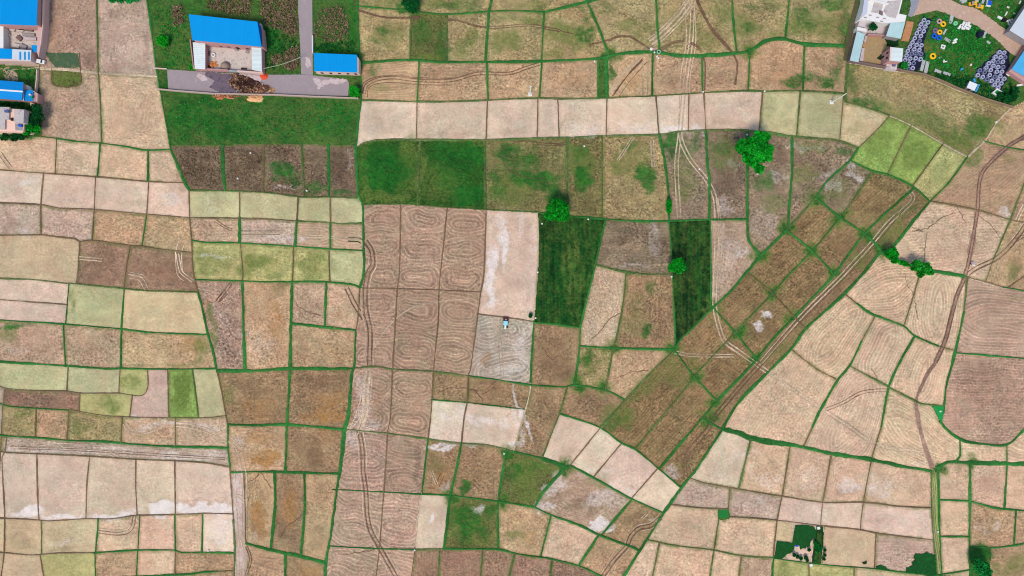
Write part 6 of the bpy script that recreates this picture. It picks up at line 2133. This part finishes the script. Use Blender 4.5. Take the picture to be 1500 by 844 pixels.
for i, (x, y, r_) in enumerate(((1208.4, 806, 1.4), (1208, 813, 1.3), (1207, 819, 1.4))):
    tree(x, y, r_, .9, 'tiny dark shrub in a short row just right of the dark seedling strip', mat=LEAFD, seed=80 + i, size=.25, name='shrub', cat='shrub', group='tiny shrubs right of the dark seedling strip', dens=.7)
nursery([(1341, 810), (1349, 812), (1358, 808), (1361, 811), (1369, 813), (1372, 843), (1345, 841), (1328, 838), (1328, 832), (1337, 829), (1336, 824), (1340, 820), (1338, 815)], GREENP, 'dark green seedling patch cut by the path at the lower right', amp=1.3, seed=63)
nursery([(1283, 830), (1290, 827.5), (1297, 831), (1304, 836), (1284, 833)], GREENP, 'small dark green wedge on the bund left of the big seedling patch', seed=64)
nursery([(1262.5, 824), (1266, 823), (1269, 821), (1269, 825), (1265, 827)], GREEND, 'tiny dark green spot in the tan field at the lower right', seed=65)
nursery([(1365, 595.5), (1381, 594), (1382.5, 600), (1381, 612), (1379, 618), (1375, 614), (1371, 604)], GREENL, 'green wedge of weeds beside the large dark ploughed field', seed=66, z=.2)
nursery([(1052, 747.5), (1060, 745.5), (1066.5, 746.5), (1067, 759), (1052.5, 758)], plain('square_patch', (24, 122, 50), .3, .8), 'small square of green plants at a field corner', seed=67, z=.2)
nursery([(66, 76), (78, 78), (100, 77), (114, 79), (117, 99), (98, 99.5), (80, 98), (72, 88)], plain('faded_green', (72, 98, 68), .3, .5, rgb2=(110, 118, 84), th=.52), 'faded grey green patch in the upper left brown field', seed=68, z=.12, amp=1.0)
nursery([(1294.5, 57), (1315.5, 58), (1315.3, 68), (1304, 69), (1298, 67), (1299, 63)], GREEND, 'shaded plants painted dark green between the inner wall and the block hut', seed=69, z=.4)  # the shade on these plants is put into their dark green
nursery([(1284, 86), (1296, 74), (1298.5, 76), (1297, 89), (1290, 88.4)], GREEND, 'shaded plants painted dark green left of the block hut', seed=70, z=.3)  # plants coloured dark to stand in for shade beside the hut
# ------------------------------------------------------------------ tractor
def cyl(cx, cy, cz, r, wdt, ax, n=16):
    d = Vector((math.cos(ax), math.sin(ax), 0)) * wdt / 2; return tube_verts(Vector((cx, cy, cz)) - d, Vector((cx, cy, cz)) + d, r, r, n)
tx, ty = ground(740.6, 473.5); t = tag(empty('tractor', (tx, ty, 0)), 'small tractor with a pale blue canopy working at the top of the grey ploughed field', 'tractor')
def tb(name, x, y, z, a, b_, h, mat): return world_box(name, (tx + x, ty + y, z), (a, b_, h), -.06, mat, t)
tb('hood', -.12, -1.35, .75, .62, 1.5, .55, plain('hood_white', (226, 246, 236), .05, 2)); tb('chassis', 0, -.3, .5, .5, 2.6, .35, RUBBER)
tb('canopy', .0, .1, 2.0, 1.55, 1.5, .09, CYAN); tb('seat', 0, .25, 1.0, .5, .45, .4, RUBBER)
for sx in (-.65, .65):
    for sy in (-.6, .75): V, F = tube_verts((tx + sx, ty + sy + .1, .9), (tx + sx, ty + sy + .1, 2.0), .04, .04, 6); mesh_obj('canopy_post', V, F, RUBBER, t)
    w1 = mesh_obj('rear_wheel', *cyl(tx + sx * 1.25, ty + .35, .72, .72, .36, 0), RUBBER, t); V, F = cyl(tx + sx * 1.25, ty + .35, .72, .32, .40, 0)
    V = [(a - w1.location.x * 0, b_, c) for a, b_, c in V]; r_ = mesh_obj('rim', V, F, YEL); r_.parent = w1; r_.matrix_parent_inverse = (t.matrix_world @ w1.matrix_basis).inverted() if False else w1.matrix_parent_inverse
    w2 = mesh_obj('front_wheel', *cyl(tx + sx * .95, ty - 1.45, .42, .42, .26, 0), RUBBER, t)
    tb('fender', sx * 1.2, .35, 1.3, .4, 1.1, .06, CYAN)
tb('tiller', .05, 1.75, .25, 1.9, .8, .55, MAROON); tb('tiller_box', .1, 1.3, .7, .5, .5, .45, STEELW)
# ------------------------------------------------------------------ concrete rings: each stack is one ring object on the next
def proto_ring(mat, h=.95, n_h=1):
    V, F = ring_geo(.75, .45, h, 0, 22, .05); me = bpy.data.meshes.new('concrete_ring'); me.from_pydata(V, [], F); me.materials.append(mat); me.polygons.foreach_set('use_smooth', [False] * len(me.polygons)); return me
RA, RB = proto_ring(CONCR), proto_ring(CONCR2)
def put_rings(pts, x0, y0, sc_, group, label, seed, worn=()):
    rg = random.Random(seed)
    for i, (a, b_) in enumerate(pts):
        px, py = x0 + a / sc_, y0 + b_ / sc_; me = RB if i in worn else RA; h = .95
        x, y = ground(px, py, h); o = bpy.data.objects.new('concrete_ring', me); C.objects.link(o); o.location = (x, y, .03)
        o.rotation_euler = (rg.uniform(-.02, .02), rg.uniform(-.02, .02), rg.random() * 3); tag(o, label, 'concrete ring', group)
put_rings([(285,190),(323,212),(257,230),(297,252),(240,276),(282,296),(217,315),(255,341),(197,362),(243,386),(175,402),(214,425),(260,430),(152,442),(192,468),(240,474),(131,482),(168,510),(212,508),(258,512),(118,526),(153,556),(205,553),(252,560),(105,570),(142,603),(186,600),(138,652),(178,647)],
          1310, 0, 6.49, 'concrete rings in the long left hand cluster', 'pale concrete ring in the long slanting cluster right of the block hut', 1, (9, 18, 17, 19, 26, 27))
put_rings([(628,136),(688,143),(580,193),(642,200),(698,200),(552,244),(610,260),(672,256),(497,275),(553,304),(612,320),(675,320),(466,328),(521,358),(598,378),(660,378),(387,362),(446,385),(508,420),(570,440),(638,434),(362,420),(422,442),(688,466),(477,470),(532,490),(606,488),(652,524),(570,538),(614,576)],
          1390, 60, 8.44, 'concrete rings in the right hand cluster', 'pale concrete ring in the triangular cluster left of the pink walled barn', 2, (4, 6, 11, 16, 17, 19, 24))
# loose things in the yard
def tub(px, py, r, mat, label, inner=TIRE_D, h=.5, group=None):
    x, y = ground(px, py, h); t = tag(empty('ring_tub', (x, y, 0)), label, 'tub', group); V, F = ring_geo(r * M_PX, r * M_PX * .42, h, .05, 20, .1)
    mesh_obj('rim', [(a + x, b_ + y, c) for a, b_, c in V], F, mat, t, smooth=True); V, F = tube_verts((x, y, .04), (x, y, .2), r * M_PX * .45, r * M_PX * .45, 16); mesh_obj('base', V, F, inner, t)
tub(1367, 82, 4.8, YEL, 'largest bright yellow ring tub, alone on the green weeds of the yard')
tub(1382, 35, 4.2, YEL, 'yellow ring tub topmost right of the yard cluster'); tub(1376.3, 31, 3.8, plain('mauve_plastic', (190, 150, 180), .3, 2, rgb2=(240, 190, 60), th=.5), 'mauve and yellow ring tub, topmost left of the yard cluster')
tub(1377, 47, 3.8, YEL, 'yellow ring tub just above the two blue ones'); tub(1370.3, 44.5, 3.8, plain('plum_plastic', (120, 96, 130), .3, 2, rgb2=(220, 200, 210), th=.56), 'dark plum ring tub left of the middle yellow one')
tub(1369, 52.5, 4.0, BLU, 'left hand deep blue ring tub'); tub(1376, 55, 4.0, BLU, 'right hand deep blue ring tub')
def block(px, py, a, b_, h, deg, mat, label, name='concrete_slab', cat='slab', group=None):
    x, y = ground(px, py, h); o = world_box(name, (0, 0, 0), (a * M_PX, b_ * M_PX, h), 0, mat); o.location = (x, y, .04); o.rotation_euler = (0, 0, -R(deg))
    md = o.modifiers.new('edge', 'BEVEL'); md.width = .03; md.segments = 2
    return tag(o, label, cat, group)
SL = plain('slab_grey', (184, 184, 190), .15, 1.2)
block(1351.6, 96, 4.5, 16, .35, 14, SL, 'long grey slab standing upright at the foot of the ring cluster, left of two'); block(1357.4, 98.5, 5, 17, .35, 12, SL, 'long grey slab at the foot of the ring cluster, right of two')
block(1374, 104.5, 10, 4.5, .3, 22, SL, 'grey slab lying just inside the yard wall, nearest the rings'); block(1387, 108, 11, 4, .3, 18, SL, 'longer grey slab inside the yard wall, further right')
block(1388, 58.5, 10, 4, .3, 28, SL, 'slanted grey slab beside the blue ring tubs'); block(1384, 46.5, 2.6, 9, .25, 30, SL, 'thin upright grey slab right of the yellow tubs')
block(1399.5, 58.6, 6.5, 3, .35, -28, WHITE, 'white block, upper of the pair in the middle of the yard'); block(1398.3, 62, 6, 3, .35, -20, WHITE, 'white block, lower of the pair in the middle of the yard')
for i, (x, y, a, b_, d) in enumerate(((1406.5, 39, 3.4, 8, 40), (1411, 35.6, 3.4, 9, 30), (1415.2, 36.5, 3.2, 8, 28), (1419, 35.5, 4, 6, 20), (1411, 41.6, 5, 3, 10), (1417.5, 41.4, 6, 3.4, 15), (1421, 39.5, 2.4, 5, 20))):
    block(x, y, a, b_, .4, d, WHITE, 'white block in the tight heap below the dirt lane', group='white blocks heaped below the dirt lane')
block(1394, 26.5, 5, 8, .35, 12, SL, 'grey slab left of the mint tub below the dirt lane'); block(1393, 32, 4, 5, .3, 30, SL, 'small grey slab touching the mint tub from below')
tub(1400, 34, 3.3, MINT, 'mint green round tub below the dirt lane', inner=MINT)
t = tag(empty('square_kerb', (*ground(1380.6, 69), 0)), 'square white frame with a dark centre in the middle of the yard', 'frame'); wall_run('kerb_wall', [(1378.6, 66.6), (1383.2, 67.8), (1382, 71.8), (1377.6, 70.4)], .5, .38, WHITE, t, closed=True)
block(1384.6, 90.4, 6, 1.8, .3, -8, WHITE, 'white bar low in the yard'); block(1383, 88.6, 1.6, 3, .3, -8, WHITE, 'small white stub at the end of the white bar')
block(1377.6, 84.6, 5, 2, .2, -10, SL, 'small pale plank beside the largest yellow tub'); block(1448, 62, 6, 3, .25, 40, SL, 'small pale slab below the navy tank')
# navy tank with pale bracket
t = tag(empty('water_tank', (*ground(1437.6, 49), 0)), 'navy blue tank with a pale bent panel beside it under the dirt lane', 'tank'); x, y = ground(1437.6, 49, 1.6); V, F = tube_verts((x, y, .05), (x, y, 1.5), 1.1, 1.05, 18); mesh_obj('tank_body', V, F, NAVY, t, smooth=False); V, F = tube_verts((x, y, 1.5), (x, y, 1.65), .5, .3, 14); mesh_obj('lid', V, F, NAVY, t)
block(1443.4, 48.6, 3.4, 6, .5, 35, SL, 'pale panel right of the navy tank'); block(1441.6, 53.6, 3.4, 4, .4, -10, SL, 'pale panel below the navy tank')
# open tank with plants and the white shed by the wall
t = tag(empty('planter_tank', (*ground(1458.7, 137.6), 0)), 'square open concrete tank full of green plants inside the yard wall', 'tank'); wall_run('tank_wall', [(1452.4, 136.6), (1458.4, 131.4), (1465.4, 136.4), (1461, 144)], 1.0, .42, WHITE, t, closed=True)
slab('soil', [(1452.6, 137), (1458.4, 132), (1465, 136.6), (1460.8, 143.4)], .1, .7, plain('tank_plants', (20, 130, 50), .4, 1.2), .0, parent=t)
t = tag(empty('tin_shed', (*ground(1423.5, 126), 0)), 'small square shed with a plain white roof on the yard wall', 'shed'); prism('wall', [(1421, 119.4), (1431.6, 123.6), (1427, 132.6), (1416.8, 128)], 0, 2.0, GREYW, t); roof_pitch('sheet_roof', [(1420.6, 118.8), (1432.2, 123.6), (1427.4, 133.2), (1416.2, 128)], 2.4, 2.2, plain('white_tin', (226, 230, 240), .05, 1), t); face_panel('door', (1416.8, 128), (1427, 132.6), .35, .6, .05, 1.8, 2.0, DARK, t)
def drum(px, py, mat, label, group=None, r=.42, h=.9):
    t = tag(empty('drum', (*ground(px, py, h), 0)), label, 'drum', group); x, y = ground(px, py, h); V, F = join([tube_verts((x, y, .04), (x, y, h), r, r, 16), tube_verts((x, y, h * .3), (x, y, h * .36), r * 1.05, r * 1.05, 16), tube_verts((x, y, h * .64), (x, y, h * .7), r * 1.05, r * 1.05, 16)]); mesh_obj('drum_body', V, F, mat, t)
    V, F = tube_verts((x, y, h), (x, y, h + .04), r * .85, r * .8, 16); mesh_obj('lid', V, F, mat, t)
LB = plain('drum_blue', (70, 160, 214), .12, 1.5, rough=.4)
for x, y in ((1431.4, 130.6), (1432.6, 127.6), (1430, 133), (1433.6, 125), (1428.2, 119), (1427.4, 116.4)): drum(x, y, LB, 'light blue drum standing beside the small white roofed shed', 'light blue drums around the small white roofed shed')
drum(1409.5, 101, LB, 'light blue drum alone in the dark weeds, left of the triangular ring cluster')
for i, (x, y, a, b_, d, lb) in enumerate(((1465, 26, 8, 3.6, -22, 'hollow pale frame lying near the top right corner'), (1474, 20, 2.2, 6.4, -30, 'white plank leaning down to the right near the top right corner'), (1477, 10.6, 3.6, 2, -25, 'small white block topmost near the right edge'), (1486.3, 19.8, 3.4, 1.8, 15, 'small white block left of the grey roofed shed'), (1422.6, 94.8, 2.2, 3.2, 25, 'small white block left of the triangular ring cluster'), (1494, 124.6, 9, 2.6, -10, 'white board below the pink walled barn'), (1477, 109, 5, 3.4, 30, 'crumpled white sheet at the corner of the pink walled barn'), (1494.4, 3.4, 2, 5, 25, 'white post lying at the top right corner'))):
    block(x, y, a, b_, .3, -d if i < 3 else d, WHITE, lb)
for x, y in ((1476, 31), (1479, 30), (1481.4, 33), (1477.6, 34.6), (1480, 37), (1482.6, 29)): block(x, y, 3.2, 2.4, .35, 30 + 20 * ((x * 7) % 3), WHITE, 'white scrap piece in the heap left of the grey roofed shed', name='scrap_piece', cat='scrap', group='white scrap heap left of the grey roofed shed')
t = tag(empty('black_tank', (*ground(1473, 28.4), 0)), 'round black tank beside the white scrap heap', 'tank'); x, y = ground(1473, 28.4, 1.4); V, F = tube_verts((x, y, .04), (x, y, 1.2), .75, .75, 16); mesh_obj('tank_body', V, F, RUBBER, t); V, F = tube_verts((x, y, 1.2), (x, y, 1.35), .35, .25, 12); mesh_obj('lid', V, F, RUBBER, t)
# vehicles
def vehicle(name, px, py, deg, L_, Wd, body, cabm, label, cat, cab_at=.5, cab_len=.5, h=.75, cab_h=.65, bed=None):
    x, y = ground(px, py, 1.0); r = R(deg); t = tag(empty(name, (x, y, 0)), label, cat); c, s = math.cos(r), math.sin(r)
    def bx(nm, u, v, z, a, b_, hh, m_, bev=.08):
        V = [(x + (u + su * a / 2 * tp) * c - (v + sv * b_ / 2 * tp) * s, y + (u + su * a / 2 * tp) * s + (v + sv * b_ / 2 * tp) * c, z + zz) for zz, tp in ((0, 1), (hh, .88 if nm == 'cab' else .97)) for su, sv in ((-1, -1), (1, -1), (1, 1), (-1, 1))]
        o = mesh_obj(nm, V, [(0, 3, 2, 1), (4, 5, 6, 7), (0, 1, 5, 4), (1, 2, 6, 5), (2, 3, 7, 6), (3, 0, 4, 7)], m_, t); md = o.modifiers.new('edge', 'BEVEL'); md.width = bev; md.segments = 2; return o
    bx('body', 0, 0, .35, L_, Wd, h, body); bx('cab', (cab_at - .5) * L_, 0, .35 + h, L_ * cab_len, Wd * .9, cab_h, cabm)
    bx('windscreen', (cab_at - .5) * L_ + L_ * cab_len * .5, 0, .45 + h, .12, Wd * .75, cab_h * .7, GLASS, .02); bx('rear_window', (cab_at - .5) * L_ - L_ * cab_len * .5, 0, .45 + h, .12, Wd * .7, cab_h * .6, GLASS, .02)
    if bed: bx('load', -.22 * L_, 0, .4 + h, L_ * .42, Wd * .8, .35, bed)
    for su in (-.32, .32):
        for sv in (-.5, .5):
            px_, py_ = x + su * L_ * c - sv * Wd * s, y + su * L_ * s + sv * Wd * c; V, F = cyl(px_, py_, .34, .34, .2, r + math.pi / 2, 14); mesh_obj('wheel', V, F, RUBBER, t)
    return t
vehicle('parked_car', 58.6, 90, -12, 3.3, 1.5, WHITE, WHITE, 'small white car parked at the lower corner of the workshop terrace', 'car', .48, .5)
vehicle('pickup_truck', 1449.5, 2, 78, 3.6, 1.7, WHITE, BLU, 'white small truck with a blue load at the top edge', 'truck', .7, .3, bed=BLU)
for px, py, dg, lb in ((1425, 4.8, 8, 'yellow loader, left of two above the dirt lane'), (1434.6, 8.6, -12, 'yellow and grey loader, right of two above the dirt lane')):
    t = vehicle('loader', px, py, dg, 2.4, 1.3, YEL, GREYW, lb, 'loader', .4, .4, .6, .7); x, y = ground(px, py, 1.0); r = R(dg)
    o = world_box('bucket', (x + 1.5 * math.cos(r), y + 1.5 * math.sin(r), .25), (.5, 1.4, .5), r, YEL, t)
for x, y, a, b_, d in ((1440, 2.4, 3.4, 5, 20), (1431, 1, 5, 4, 10), (1411, 1.6, 4, 5, 10), (1415, .6, 3, 5, 20), (1408, 0, 3, 3, 0)): block(x, y, a, b_, .6, d, SL, 'pale machine part in the row along the top edge above the dirt lane', name='machine_part', cat='machine part', group='pale machine parts along the top edge')
# ------------------------------------------------------------------ heaps by the lane
def heap(name, px, py, rx, ry, h, mat, label, cat='heap', seed=0, n=22, rough=.35):
    rg = np.random.default_rng(seed); x, y = ground(px, py, h * .5); V = []; F = []; nr = 7
    for j in range(nr + 1):
        q = j / nr
        for k in range(n):
            a = 2 * math.pi * k / n; w_ = 1 + rough * (value_noise([k * 2.1 + seed], [seed], 2.0, seed)[0] - .5) * 2; hh = h * (1 - q ** 1.6) * (1 + rough * rg.uniform(-.7, .7) * (q < 1))
            V.append((x + math.cos(a) * rx * M_PX * q * w_, y + math.sin(a) * ry * M_PX * q * w_, .03 if q == 1 else max(.05, hh)))
    for j in range(nr):
        for k in range(n): F.append((j * n + k, (j + 1) * n + k, (j + 1) * n + (k + 1) % n, j * n + (k + 1) % n))
    return tag(mesh_obj(name, V, F, mat), label, cat)
heap('rubbish_heap', 361, 124, 22, 13, 1.6, BURNT, 'large burnt brown rubbish heap spread over the paved lane', seed=1, rough=.6)
heap('rubbish_heap', 350, 116, 9, 6, 1.4, plain('ash_heap', (96, 72, 66), .4, .9, rgb2=(206, 170, 150), th=.6), 'ashy grey brown heap at the upper left of the large burnt one', seed=2, rough=.6)
heap('rubbish_heap', 380, 129, 16, 7, 1.2, plain('brown_heap', (124, 82, 66), .3, .9, rgb2=(70, 40, 34), th=.55), 'reddish brown heap at the right end of the large burnt one', seed=3, rough=.6)
heap('straw_heap', 398, 132, 5.4, 4.6, .9, STRAW, 'small orange straw heap at the right tip of the rubbish', seed=4)
heap('straw_heap', 372.6, 144, 13, 6, 1.1, STRAW, 'largest pale orange straw heap, just below the lane wall', seed=5)
heap('brick_heap', 328, 141.4, 17, 3.4, .6, plain('brick_litter', (196, 120, 84), .4, 1.2, rgb2=(240, 190, 150), th=.55), 'long line of orange brick litter below the lane wall', seed=6, rough=.7)
heap('brick_dust_heap', 386.2, 111.4, 6.4, 5.2, 1.0, ORANGE, 'round bright red brick dust heap at the lower right corner of the farm compound', seed=7, rough=.12, n=26)
heap('straw_heap', 311.4, 94.6, 7.5, 6, 1.0, plain('orange_litter', (224, 150, 96), .35, 1.2, rgb2=(120, 80, 60), th=.6), 'orange straw heap in the lower left corner of the farm courtyard', seed=8, rough=.5)
scatter('rubble', [(340, 108), (356, 112), (376, 122), (400, 130), (402, 136), (350, 137), (336, 124)], 170, 1.3, .5, leaf_mat('rubble_bits', (46, 28, 24), (226, 176, 140)), 'loose broken bits over the burnt rubbish heap', 'rubble', 91, dens=5, r=(.3, .9))
scatter('rubble', [(312, 138), (345, 139.5), (345, 143.5), (313, 142)], 60, .5, .4, leaf_mat('brick_bits', (150, 70, 46), (250, 200, 160)), 'loose orange bits along the brick litter below the lane wall', 'rubble', 92, dens=5, r=(.2, .5))
x, y = ground(328.4, 95.4, 1.5); t = tag(empty('round_store', (x, y, 0)), 'round grey brown domed straw store in the farm courtyard', 'store')
V = []; F = []; 
for j in range(9):
    q = j / 8 * math.pi / 2
    for k in range(28): a = 2 * math.pi * k / 28; V.append((x + math.cos(a) * 1.75 * math.cos(q), y + math.sin(a) * 1.55 * math.cos(q), .16 + 1.9 * math.sin(q)))
for j in range(8):
    for k in range(28): F.append((j * 28 + k, j * 28 + (k + 1) % 28, (j + 1) * 28 + (k + 1) % 28, (j + 1) * 28 + k))
mesh_obj('dome', V, F, plain('old_straw', (156, 136, 128), .2, 2.0), t, smooth=True); V, F = ring_geo(1.85, 1.6, .25, .151, 28, .05); mesh_obj('kerb_ring', [(a + x, b_ * .9 + y, c) for a, b_, c in V], F, GREYW, t)
tub(312.3, 80.2, 3.2, WHITE, 'round white basin near the left side of the farm courtyard', inner=GREYW, h=.7)
for i, (x, y, a, b_, d, m_) in enumerate(((306, 97, 6, 3, 20, BURNT), (318, 100.6, 5, 2, 5, WHITE), (357, 100.4, 8, 2, 4, BURNT), (326, 68, 9, 2.4, 10, PLUM), (346, 73, 6, 2, 8, GREYW), (306, 78, 2.4, 6, 0, PLUM), (362, 76, 5, 4, 10, GREYW))):
    block(x, y, a, b_, .5, d, m_, ['dark box left of the orange straw heap in the courtyard', 'white box below the orange straw heap in the courtyard', 'dark low stack near the gate inside the farm courtyard', 'plum coloured stack against the wall under the big blue roof', 'small grey box under the big blue roof', 'plum box along the left shed of the courtyard', 'grey box near the right shed of the courtyard'][i], name='stored_box', cat='box')
# ------------------------------------------------------------------ poles, wells, markers
def pole(px, py, h, label, r=.16, arm=None, base=.55):
    x, y = ground(px, py); t = tag(empty('concrete_pole', (x, y, 0)), label, 'pole'); V, F = tube_verts((x, y, 0), (x, y, h), r, r * .7, 10); mesh_obj('shaft', V, F, STEELW, t)
    if base: world_box('footing', (x, y, 0), (base * 1.4, base * 1.6, .5), .1, STEELW, t)
    if arm: world_box('crossarm', (x, y, h - .5), (arm, .18, .15), .6, STEELW, t); world_box('crossarm', (x, y, h - 1.3), (arm * .7, .16, .14), .6, STEELW, t)
pole(1217.4, 150.2, 10.5, 'long pale concrete power pole in the olive field right of the big tree', .26, 1.8, .9); pole(776.5, 138.6, 10, 'short looking pale power pole on the bund above the pale fields', .3, 1.1, .9)
def marker(px, py, lb, r=.35, h=.5, mat=WHITE): x, y = ground(px, py); V, F = join([tube_verts((x, y, 0), (x, y, h), r, r * .85, 10), tube_verts((x, y, h), (x, y, h + .12), r * .5, r * .3, 8)]); tag(mesh_obj('marker_stone', V, F, mat), lb, 'marker stone')
for x, y, lb in ((1094, 197.6, 'white stone at the upper left edge of the largest tree'), (1109.4, 254.6, 'white stone just below the largest tree'), (1024.3, 248, 'white stone between the two pale wheel ruts'), (983.6, 405.4, 'white stone below the small tree at the narrow crop plot'), (794, 328, 'white stone at the upper left corner of the broad crop plot'), (861.5, 321.6, 'white stone on the bund at the top of the broad crop plot'), (855.8, 214.4, 'white stone in the olive weedy field under the pale fields'),
                 (1029.6, 135, 'white stone where a bund meets the pale fields'), (1119.6, 134, 'white stone at the corner between pale and olive fields'), (348.6, 261.8, 'white stone in the second dark scrub plot'), (367.4, 224.6, 'small white stone at the top of the second scrub plot'), (449.6, 279.6, 'white stone near the lower edge of the scrub plots'), (784.6, 466, 'pale stone at the lower right corner of the pale levelled field'), (787.6, 399, 'pale stone on the left edge of the broad crop plot'),
                 (964.4, 85.6, 'white stone lowest at the bund junction with the well'), (962.4, 83, 'small white stone right beside the lowest one at the well junction'), (958.4, 77.4, 'white stone in the middle of the well junction'), (871, 90.4, 'pale stone on the bund left of the narrow green strip'), (607.6, 805.6, 'white stone at the lower left corner of the narrow pale field'), (738.4, 664.4, 'white stone below the corner of the pale twin fields'), (1458.6, 179, 'pale stone on the path right of the dry field'), (1376.8, 602.4, 'white stone in the green wedge beside the dark ploughed field'), (1373, 778.6, 'white stone on the grassy track at the lower right'), (305.6, 806.4, 'small white stone by the corner of the salt white field')): marker(x, y, lb, mat=WHITE)
# well and motor at the bund junction
x, y = ground(964.6, 76.8); t = tag(empty('well', (x, y, 0)), 'round well with a pale green rim at the bund junction below the wheel ruts', 'well'); V, F = ring_geo(.72, .42, .8, 0, 20, .06); mesh_obj('rim', [(a + x, b_ + y, c) for a, b_, c in V], F, plain('well_rim', (150, 196, 170), .2, 2), t); V, F = tube_verts((x, y, .02), (x, y, .3), .44, .44, 16); mesh_obj('water', V, F, TIRE_D, t)
x, y = ground(953.6, 72.6); t = tag(empty('pump_house', (x, y, 0)), 'tiny white domed pump cover left of the well', 'pump'); V, F = join([tube_verts((x, y, 0), (x, y, .9), .5, .5, 14), tube_verts((x, y, .9), (x, y, 1.15), .5, .15, 14)]); mesh_obj('cover', V, F, WHITE, t); world_box('pump_base', (x + .9, y, 0), (1.2, .8, .4), 0, PINK, t)
# hut-like pump covers beside the nursery
for px, py, lb in ((1198, 772.8, 'small white pump box at the top of the nursery beds'), (1187, 827, 'small white pump box at the foot of the nursery beds')):
    x, y = ground(px, py); t = tag(empty('pump_box', (x, y, 0)), lb, 'pump box'); world_box('box', (x, y, 0), (.9, .8, .7), .2, WHITE, t); world_box('lid', (x, y, .7), (1.02, .92, .08), .2, STEELW, t)
x, y = ground(1167, 799.4); t = tag(empty('cloth_bundle', (x, y, 0)), 'blue cloth bundle on the pale mud tip inside the nursery', 'bundle'); world_box('cloth', (x, y, 0), (1.1, .6, .35), .1, BLU, t); world_box('knot', (x, y, .35), (.4, .3, .15), .5, BLU, t)
x, y = ground(1423.4, 386.6); t = tag(empty('cart', (x, y, 0)), 'small pale handcart beside the dirt road just above the track junction', 'cart'); world_box('tray', (x, y, .5), (.9, 1.5, .35), .2, STEELW, t)
for sx in (-.5, .5): V, F = cyl(x + sx, y, .35, .35, .1, .2, 14); mesh_obj('wheel', V, F, RUBBER, t)
world_box('load', (x, y + .1, .85), (.7, .9, .35), .2, plain('load_mauve', (190, 160, 190), .2, 2), t)
# hanging service cable
A, B = Vector(W3(386, 100.5, 4.0)), Vector(W3(440, 84, 6.0)); pts = [A.lerp(B, k / 14) + Vector((0, 0, -1.1 * math.sin(math.pi * k / 14))) for k in range(15)]
V, F = join([tube_verts(pts[k], pts[k + 1], .09, .09, 6) for k in range(14)]); tag(mesh_obj('cable', V, F, plain('cable', (170, 190, 160), .05, 2)), 'pale cable strung from the compound wall to the road', 'cable')
x, y = ground(440, 84); t = tag(empty('lamp_pole', (x, y, 0)), 'thin pole at the left kerb of the road holding the pale cable', 'pole'); V, F = tube_verts(W3(438.6, 84.6, 0), W3(440, 84, 6.1), .09, .07, 8); mesh_obj('shaft', V, F, STEELW, t); world_box('footing', (W3(438.6, 84.6, 0)), (.5, .5, .3), 0, CONC, t)
